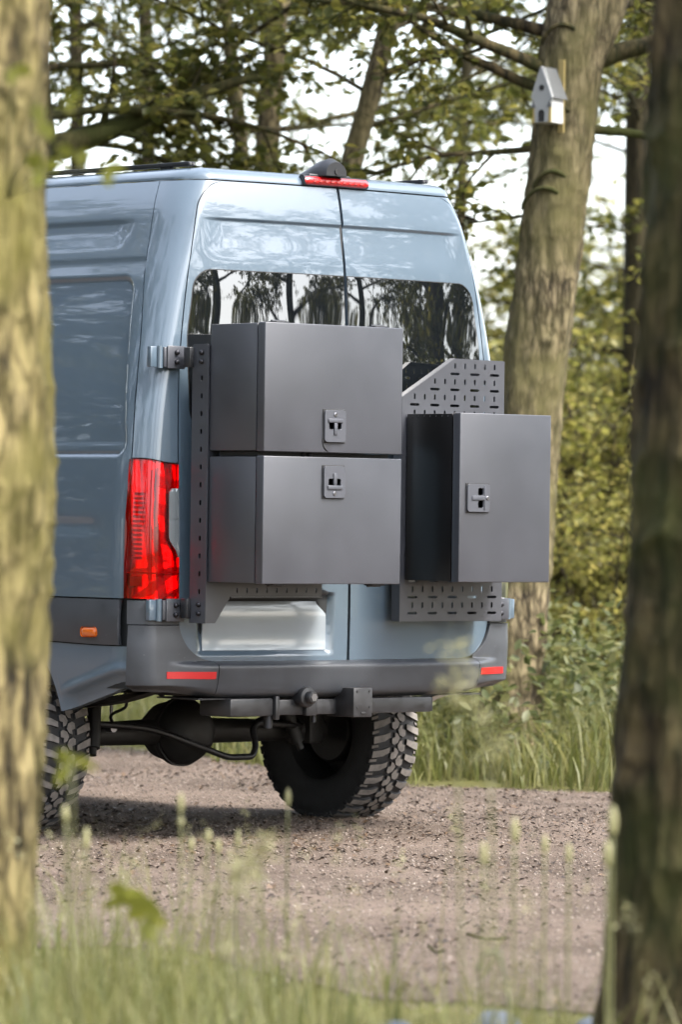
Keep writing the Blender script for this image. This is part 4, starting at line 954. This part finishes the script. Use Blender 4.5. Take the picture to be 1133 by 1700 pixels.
for x, y, sc, lab in ((-9, 12, 1.2, 'nearest the front'), (-12, 8.5, 1.3, 'middle'), (-14, 15, 1.5, 'behind the others'), (-7.5, 16, 1.3, 'ahead of the van'), (-17, 5, 1.4, 'level with the rear'), (-11, 20, 1.6, 'farthest ahead')): copy_tree(s1, (x, y, 0), x, 'wood-edge shrub to the left of the van, ' + lab, sc)
for px, d, sc, lab in ((1260, 36, 1.1, 'first'), (1480, 39, 1.3, 'second'), (1750, 37, 1.2, 'third'), (2050, 41, 1.4, 'fourth'), (1600, 52, 1.7, 'far')): shrub_copy(s1, px, d, d, sc, 'shrub beyond the verge to the right of the dark foreground trunk, ' + lab)
copy_tree(proto, ground_at(1420, 44), 1.0, 'leafy edge tree to the right of the dark foreground trunk, near', 1.1); copy_tree(proto, ground_at(1950, 47), 3.0, 'leafy edge tree to the right of the dark foreground trunk, far', 1.2)
shrub_copy(s1, 1050, 49, 2.6, 1.45, 'farthest shrub closing the gap at the right'); shrub_copy(s2, 890, 50, 1.6, 1.7, 'farthest shrub beyond the birdhouse tree'); shrub_copy(s2, 200, 40, 1.9, 1.3, 'far shrub beyond the left side of the van')

# ================================================================ BIRDHOUSE
white = simple('white_wood', lin(214, 214, 212), .6); shadew = simple('shade_toned_white_wood', lin(150, 152, 150), .6); slate = simple('slate_grey_roof', lin(92, 94, 94), .7); yel = simple('yellow_batten', lin(158, 140, 84), .7); dk = simple('dark_opening', lin(26, 26, 26), .9)  # front-wall grey is white wood with its shade put into the colour
bp = at(900, 203, DB-.30); BH = empty('birdhouse', bp); tag(BH, 'small white birdhouse with steep shade-grey gable and round hole, high on the tan trunk', 'birdhouse')
fz = R_(-33)   # yaw of the house: front towards the left
ex = rv*math.cos(fz) + dv*math.sin(fz); ey = dv*math.cos(fz) - rv*math.sin(fz)     # ex along front, ey into the tree
def bh(u, v, w_): return bp + ex*u + ey*w_ + zv*v
MB_ = Matrix(((ex[0], 0, ey[0], bp[0]), (ex[1], 0, ey[1], bp[1]), (0, 1, 0, bp[2]), (0, 0, 0, 1)))
def bprism(poly, w0, w1, name, mt):
    mm = MB_ @ Matrix.Translation((0, 0, w0)); mb = MB(); mb.prism(poly, mm, w1-w0); return mb.build(name, mt, BH, 30)
hwid = .056
bprism([(-hwid, 0), (hwid, 0), (hwid, .135), (-hwid, .135)], .012, .13, 'side_wall', white)
bprism([(-hwid*.72, .0), (hwid*.72, .0), (hwid*.80, .09), (hwid*1.22, .135), (.012, .295), (-.012, .295), (-hwid*1.22, .135), (-hwid*.80, .09)], -.002, .010, 'front_wall', shadew)
bprism([(-hwid, .0), (-hwid*.74, .0), (-hwid*.74, .082), (-hwid, .082)], -.001, .011, 'corner_batten', yel); bprism([(hwid*.74, 0), (hwid, 0), (hwid, .082), (hwid*.74, .082)], -.001, .011, 'corner_batten', yel)
for sg in (-1, 1): bprism([(sg*hwid*1.15, .08), (sg*hwid*.60, .08), (sg*hwid*.92, .118)][::sg], -.008, -.003, 'gable_ornament', slate)
bprism([(-hwid*1.3, .128), (-hwid*1.2, .128), (0, .283), (hwid*1.2, .128), (hwid*1.3, .128), (0, .298)], .011, .15, 'roof', slate)
bprism([(hwid*1.12, .128), (hwid*1.28, .128), (.004, .300), (-.004, .300), (0, .288)], -.006, -.0025, 'barge_board', white)
bprism([(.016*math.cos(a), .185+.016*math.sin(a)) for a in np.linspace(0, 2*np.pi, 16, endpoint=False)], -.005, -.0025, 'entrance_hole', dk)
bprism([(-.018, .004), (.018, .004), (.018, .05)] + [(.018*math.cos(a), .05+.018*math.sin(a)) for a in np.linspace(.2, np.pi-.2, 7)] + [(-.018, .05)], -.005, -.0025, 'arched_door', dk)
bprism([(.012, -.045), (.046, -.045), (.046, .345), (.012, .345)], .151, .165, 'hanging_batten', yel)

# ================================================================ GRASS, PEBBLES, WEEDS
def blades(P, h, lean, wd, seg=3):
    n = len(P); az = rng.uniform(0, 2*np.pi, n); side = np.stack([-np.sin(az), np.cos(az), np.zeros(n)], 1); fwd = np.stack([np.cos(az), np.sin(az), np.zeros(n)], 1)
    V = []
    for k in range(seg+1):
        t = k/seg; c = P + fwd*(lean*h*t**2)[:, None] + np.array([0, 0, 1.0])*(h*(t-.25*lean*t*t))[:, None]; w_ = (wd*(1-t**1.6))[:, None] if k < seg else wd[:, None]*.05
        V += [c-side*w_, c+side*w_]
    V = np.stack(V, 1).reshape(-1, 3); i = np.arange(n)*2*(seg+1); Q = np.concatenate([np.stack([i+2*k, i+2*k+1, i+2*k+3, i+2*k+2], 1) for k in range(seg)]); return V, Q
def scatter(n, lat0, lat1, d0, d1, dens=None):
    lat = rng.uniform(lat0, lat1, n); d = rng.uniform(d0, d1, n); P = cam_pos + lat[:, None]*rv + d[:, None]*dv; P[:, 2] = 0
    return P, lat, d
def near_d(lat, d):   # distance of the near track edge along the viewing direction, by lateral metres
    return np.interp(lat, [-4, -1.0, -.5, 0, .5, 1.0, 4], [17, 15.3, 14.8, 14.0, 13.5, 13.0, 12.4])
def far_d(lat): return np.interp(lat, [-30, -6, -1.9, -.9, -.2, .4, 1.0, 1.7, 4, 30], [40, 34, 28.7, 27.3, 25.4, 24.3, 24.0, 23.6, 23.0, 20])
# foreground grass
P, lat, d = scatter(32000, -3.2, 3.2, 8.2, 17.0)
clump = vnoise(np.stack([P[:, 0]*2.3, P[:, 1]*2.3, 0*lat], 1), 31); edge = near_d(lat, d) + (vnoise(np.stack([P[:, 0]*1.3, P[:, 1]*1.3, 0*lat+4], 1), 32)-.5)*1.2
prob = smooth(edge+.4, edge-.9, d)*(.25+.75*clump)*np.interp(lat, [-1.5, -.3, .2, .9, 2], [1, .9, .40, .32, .5]); k = rng.uniform(size=len(P)) < prob
P, lat, d = P[k], lat[k], d[k]; h = (.10+.40*rng.uniform(size=len(P))**2.2)*np.interp(lat, [-1, 0, 1], [1.15, .95, .95])*smooth(edge[k]+.6, edge[k]-1.2, d).clip(.35, 1)
V, Q = blades(P, h, rng.uniform(.1, .9, len(P)), rng.uniform(.002, .0048, len(P))); fg = fast_mesh('foreground_grass', V, Q, M['grass']); tag(fg, 'blurred green grass along the near edge of the gravel', 'grass', kind='stuff')
# scattered thin stems with pale seed tops among the foreground grass
P, lat, d = scatter(230, -1.5, 1.3, 9.5, 13.6); lv = Leaves(); mbS = []
keep_ = rng.uniform(size=len(P)) < np.interp(lat, [-1.2, -.2, .3, 1.0], [1, .9, .35, .5]); P = P[keep_]; hh = rng.uniform(.30, .58, len(P))
V, Q = blades(P, hh, rng.uniform(.02, .18, len(P)), rng.uniform(.0014, .0022, len(P)), 4); tips_ = V.reshape(len(P), -1, 3)[:, -1]
st = fast_mesh('seeding_grass', V, Q, M['stem']); tag(st, 'thin pale stems with loose seed tops standing above the foreground grass', 'grass', kind='stuff')
for q_ in tips_:
    X = wobble_path(q_-np.array([0, 0, .05]), (rng.normal()*.2, rng.normal()*.2, 1), .09, 4, -.1, .1); lv.twig(X, 16, .013, .014)
V, Q = lv.arrays(.45); sh_ = fast_mesh('seed_tops', V, Q, M['seed'], st); sh_['kind'] = 'stuff'
# far verge grass
P, lat, d = scatter(75000, -9, 7, 22, 34); e = far_d(lat); e2 = e + (vnoise(np.stack([P[:, 0]*2, P[:, 1]*2, 0*lat], 1), 41)-.5)*1.5; k = (d > e2) & (rng.uniform(size=len(P)) < np.where((d-e2) < 3.5, 1, .45)); P, lat, d, e2 = P[k], lat[k], d[k], e2[k]
h = rng.uniform(.10, .42, len(P)) + .50*smooth(.15, 1.1, d-e2)*rng.uniform(.3, 1, len(P))*(.4+.6*vnoise(np.stack([P[:, 0]*1.5, P[:, 1]*1.5, 0*lat], 1), 42)); h *= np.where(lat < -.3, .5, .78)
V, Q = blades(P, h, rng.uniform(.1, .9, len(P)), rng.uniform(.004, .009, len(P)), 3); vg = fast_mesh('verge_grass', V, Q, M['grass']); tag(vg, 'tall pale green grass along the far edge of the gravel', 'grass', kind='stuff')
# nettles and weeds in the far verge
lv = Leaves(); P, lat, d = scatter(420, .2, 2.2, 24.9, 29)
for q in P:
    X = wobble_path(q, (rng.normal()*.15, rng.normal()*.15, 1), rng.uniform(.45, 1.0), 5, -.1, .06); lv.twig(X, 18, .075, .06)
V, Q = lv.arrays(.5); wd_ = fast_mesh('verge_weeds', V, Q, M['weed']); tag(wd_, 'leafy green weeds among the tall verge grass', 'weeds', kind='stuff')
# pebbles and litter
def track_h(P, lat, d):
    hz_ = (vnoise(P*np.array([.9, .9, 0]), 3) - .5)*.05; fd = smooth(near_d(lat, d), near_d(lat, d)+.9, d)*smooth(far_d(lat), far_d(lat)-.9, d)
    return .006 + np.clip(hz_ + .02, 0, 1)*fd*.5
def pebbles(n, smin, smax, name, label, mt, flat=.6, d0=13, d1=28, power=2.5):
    P, lat, d = scatter(n, -2.3, 2.6, d0, d1); P[:, 2] = track_h(P, lat, d); k = (d < far_d(lat)-.0) & (d > near_d(lat, d)-.6); P = P[k]; n = len(P)
    sz = (smin + (smax-smin)*rng.uniform(size=n)**power)[:, None]
    oct_ = np.array([[1, 0, 0], [0, 1, 0], [-1, 0, 0], [0, -1, 0], [0, 0, 1], [0, 0, -1.0]]); o = oct_[None]*rng.uniform(.6, 1.3, (n, 6, 1)); a = rng.uniform(0, 2*np.pi, n); c, s = np.cos(a), np.sin(a)
    x = o[..., 0]*c[:, None]-o[..., 1]*s[:, None]; y = o[..., 0]*s[:, None]+o[..., 1]*c[:, None]; o = np.stack([x, y, o[..., 2]*flat], -1)
    V = (P[:, None] + o*sz[..., None] + np.array([0, 0, .0015])).reshape(-1, 3); i = np.arange(n)[:, None]*6
    tri = np.array([[0, 1, 4], [1, 2, 4], [2, 3, 4], [3, 0, 4], [1, 0, 5], [2, 1, 5], [3, 2, 5], [0, 3, 5]]); T = (i[:, None]+tri[None]).reshape(-1, 3)
    o = fast_mesh(name, V, T, mt, smooth_=False); tag(o, label, name, kind='stuff'); return o
pebbles(70000, .002, .0085, 'pebbles', 'pale grey and pink pebbles strewn over the gravel', M['stone'])
# leaf litter: small flat brown flakes and twigs
P, lat, d = scatter(26000, -2.3, 2.6, 13, 28); P[:, 2] = track_h(P, lat, d)+.005; cl = vnoise(np.stack([P[:, 0]*1.4, P[:, 1]*1.4, 0*lat], 1), 51); k = (d < far_d(lat)) & (d > near_d(lat, d)-.3) & (rng.uniform(size=len(P)) < smooth(.35, .8, cl)*.8+.12+.5*smooth(-3, 0, d-far_d(lat))); P = P[k]; n = len(P)
a = rng.uniform(0, 2*np.pi, n); u = np.stack([np.cos(a), np.sin(a), rng.normal(size=n)*.25], 1); v = np.stack([-np.sin(a), np.cos(a), rng.normal(size=n)*.25], 1); L1 = rng.uniform(.005, .019, n)[:, None]; L2 = L1*rng.uniform(.15, .7, n)[:, None]
V = np.stack([P-u*L1, P-v*L2+[0, 0, .004], P+u*L1, P+v*L2+[0, 0, .004]], 1).reshape(-1, 3); i = np.arange(n)*4; ll = fast_mesh('leaf_litter', V, np.stack([i, i+1, i+2, i+3], 1), M['litter']); tag(ll, 'brown leaf scraps and twig bits scattered on the gravel', 'leaf litter', kind='stuff')
for (x, y, dx, dy, lab) in ((820, 1562, 70, 10, 'long thin dark twig on the gravel near the arched stalk'), (735, 1583, 28, 4, 'short dark twig on the gravel left of the arched stalk')):
    dd = FPX*cam_pos[2]/(y-860); a_ = ground_at(x-dx/2, dd); b_ = ground_at(x+dx/2, dd-.12); a_[2] = b_[2] = .028; mb = MB(); mb.tube(spl([a_, (a_+b_)/2+rng.normal(size=3)*.008, b_], 8), np.linspace(.005, .003, 8), 6)
    t_o = mb.build('twig', M['bark_right'], None, 180, loc=a_); tag(t_o, lab, 'twig', 'twigs on the gravel')
# flowering grass stems
def seed_stem(px, py, d, label, head=.05, hr=.007, bend=0.0, beads=False, plume=False):
    hr = hr*.95
    top = at(px, py, d); b = top.copy(); b[2] = 0; b = b + rv*bend - dv*.02; T = empty('flowering_grass', b); tag(T, label, 'grass stem', 'flowering grass stems in front of the van')
    P_ = spl([b, b*.5+top*.5 - rv*bend*.25, top], 14); mb = MB(); mb.tube(P_, np.linspace(.0042, .0030, 14), 5); mb.build('stem', M['stem'], T, 180)
    dirn = P_[-1]-P_[-2]; dirn /= np.linalg.norm(dirn); c0 = top
    q = np.linspace(0, 1, 9)
    mb = MB()
    if not plume: mb.tube(np.array([c0 + dirn*head*t for t in q]), hr*np.array([.3, .75, .95, 1, 1, .95,   .85, .6, .2]), 8); mb.build('seed_head', M['seed'], T, 180)
    if plume:
        lv_ = Leaves()
        for q_ in range(14):
            X = wobble_path(c0 + dirn*head*q_/14, dirn*.8 + rng.normal(size=3)*.45, head*.45, 4, -.3, .1); lv_.twig(X, 9, .016, .02)
        V_, Q_ = lv_.arrays(.5); so_ = fast_mesh('plume', V_, Q_, M['seed'], T); so_['kind'] = 'stuff'; return
    if beads:
        mb = MB(); mb.tube(np.array([c0 - dirn*(.030-.018*t) for t in q]), hr*1.1*np.array([.2, .7, .95, 1, 1, .95, .8, .6, .2]), 8); mb.build('seed_head', M['seed'], T, 180)
for a in ((478, 1340, 12.6, 'straight stem with a single long pale head, in front of the right tyre'), (395, 1408, 12.4, 'short stem with pale head left of the right tyre'), (300, 1350, 11.6, 'tall stem with two pale heads below the differential', .05, .008, .02, True), (345, 1400, 12.0, 'small round pale head below the axle', .035, .009, -.03),
          (317, 1415, 12.2, 'small pale head low below the axle, leftmost of three', .04, .008), (362, 1418, 12.2, 'small pale head low below the axle, rightmost of three', .04, .008), (142, 1412, 11.4, 'stem with thick pale head in front of the left tyre', .055, .009), (108, 1365, 11.2, 'leaning stem with a pale head against the left tyre', .04, .009, .08),
          (855, 1400, 11.2, 'stem with bright pale head on the gravel right of the van', .06, .010), (803, 1440, 11.0, 'stem with pale head left of the bright one, on the gravel right of the van', .06, .009), (905, 1420, 11.6, 'faint stem midway between bright head and dark trunk', .05, .008), (945, 1435, 11.4, 'thin stem with short head left of the dark trunk', .05, .008), (1018, 1390, 10.6, 'stem with long pale head close to the dark trunk', .07, .011), (1010, 1440, 10.8, 'drooping pale head close beside the dark trunk', .06, .011),
          (410, 1475, 10.8, 'cluster stem with feathery pale head, left one', .08, .013, 0.0, False, True), (432, 1450, 10.7, 'cluster stem with feathery pale head, right one', .08, .012, .03, False, True), (386, 1490, 10.9, 'cluster stem with feathery pale head, lowest one', .07, .012, -.03, False, True)): seed_stem(*a)
# feathery stems over the verge on the right (very blurred, near)
for (px, py, d, lab) in ((760, 1190, 10.2, 'very blurred feathery stem in front of the verge, left'), (815, 1290, 9.8, 'very blurred feathery stem in front of the verge, right')):
    seed_stem(px, py, d, lab, .14, .015, .05, False, True)
# broad-leaved weed
def weed(px, py, d, label, leaves, name='broadleaf_weed', mt='leaf_yellow'):
    top = at(px, py, d); b = top.copy(); b[2] = 0; T = empty(name, b); tag(T, label, 'weed', 'broad-leaved weeds'); mb = MB(); mb.tube(spl([b, b*.5+top*.5+rv*.01, top], 10), np.linspace(.004, .0025, 10), 5); mb.build('stem', M['stem'], T, 180)
    for (dx, dz, L, w_) in leaves:
        dr = rv*dx + zv*dz + dv*rng.uniform(-.3, .3); dr /= np.linalg.norm(dr); wv_ = np.cross(dr, dv+zv*.6); wv_ /= np.linalg.norm(wv_); nrm = np.cross(wv_, dr); c0 = top + rng.normal(size=3)*.008; V = []; ts = np.linspace(0, 1, 8)
        for t in ts:
            hw = w_*math.sin(math.pi*min(t*.96+.03, 1))**.8; c = c0 + dr*L*t - zv*L*.25*t*t; V += [c-wv_*hw+nrm*hw*.3, c, c+wv_*hw+nrm*hw*.3]
        F = [(i*3+j, i*3+j+1, i*3+j+4, i*3+j+3) for i in range(7) for j in range(2)]; mesh_obj('leaf', V, F, M[mt], T, 180)
weed(200, 1500, 10.9, 'weed with broad yellow-green leaves in the grass, front left', [(-.4, .9, .07, .02), (.3, .2, .085, .024), (1, .0, .09, .024), (-.9, -.1, .05, .016)])
weed(245, 1525, 10.7, 'second broad-leaved yellow-green weed, just right of the first', [(-.9, .2, .05, .02), (.9, .1, .05, .022), (.1, -.9, .045, .02), (.2, .9, .05, .016)])
weed(118, 1262, 9.6, 'thin weed with two small yellow leaves in front of the left tyre', [(-.5, .6, .05, .015), (.9, -.1, .06, .012), (-.6, -.5, .05, .014)])
# arched stalk
P_ = spl([at(842, 1850, 11.6), at(845, 1690, 11.6), at(838, 1620, 11.6), at(825, 1580, 11.6), at(808, 1582, 11.6), at(792, 1612, 11.6)], 30); P_[0][2] = 0
mb = MB(); mb.tube(P_, np.linspace(.006, .0045, 30), 8); ao = mb.build('arched_stalk', simple('dry_green_stalk', lin(96, 98, 66), .7), None, 180, loc=P_[0]); tag(ao, 'bent dark green stalk arching over near the bottom right', 'stalk')
# pale stones cut by the bottom edge
for (px, d, r, lab) in ((832, 12.55, .055, 'pale bluish stone at the bottom edge below the arched stalk'), (1000, 12.5, .05, 'pale bluish stone at the bottom edge beside the dark trunk'), (668, 12.45, .04, 'pale bluish stone at the bottom edge left of the arched stalk')):
    c = ground_at(px, d); b = bmesh.new(); bmesh.ops.create_icosphere(b, subdivisions=3, radius=1)
    for v_ in b.verts: k_ = 1 + .35*(vnoise(np.array(v_.co)*1.6+px, 61)-.5); v_.co = Vector((v_.co.x*r*k_*1.3 + c[0], v_.co.y*r*k_ + c[1], v_.co.z*r*k_*.75 + r*.45))
    mb = MB(); mb.bm(b); so = mb.build('stone', simple('pale_stone', lin(112, 122, 138), .8, nscale=20, namp=.15), None, 180, loc=c); tag(so, lab, 'stone', 'pale stones in the foreground')
# leafy sprout on the left trunk
T = empty('leafy_sprout', at(10, 330, 12.5)); tag(T, 'blurred yellow-green leaf sprout growing on the left foreground trunk', 'sprout')
c0 = at(10, 330, 12.45); tips = [(75, 200), (95, 240), (60, 170), (22, 110), (40, 260), (110, 165), (70, 280), (130, 250), (175, 275)]
mb = MB()
for tx, ty in tips: mb.tube(spl([c0, at((10+tx)/2, (330+ty)/2-10, 11.4), at(tx, ty, 10.2)], 8), .0018, 4)
mb.build('stem', M['stem'], T, 180)
for tx, ty in tips:
    p0 = at(tx, ty, 10.2)
    for q in range(2):
        dr = rv*rng.uniform(-.2, 1) + zv*rng.uniform(-.8, .3); dr /= np.linalg.norm(dr); wv_ = np.cross(dr, dv+zv*.4); wv_ /= np.linalg.norm(wv_); L = rng.uniform(.03, .05); hw = L*.33
        V = [p0, p0+dr*L*.4+wv_*hw, p0+dr*L*.8+wv_*hw*.6, p0+dr*L, p0+dr*L*.8-wv_*hw*.6, p0+dr*L*.4-wv_*hw]; mesh_obj('leaf', V, [(0, 1, 2, 3), (0, 3, 4, 5)], M['leaf_yellow'], T, 180)
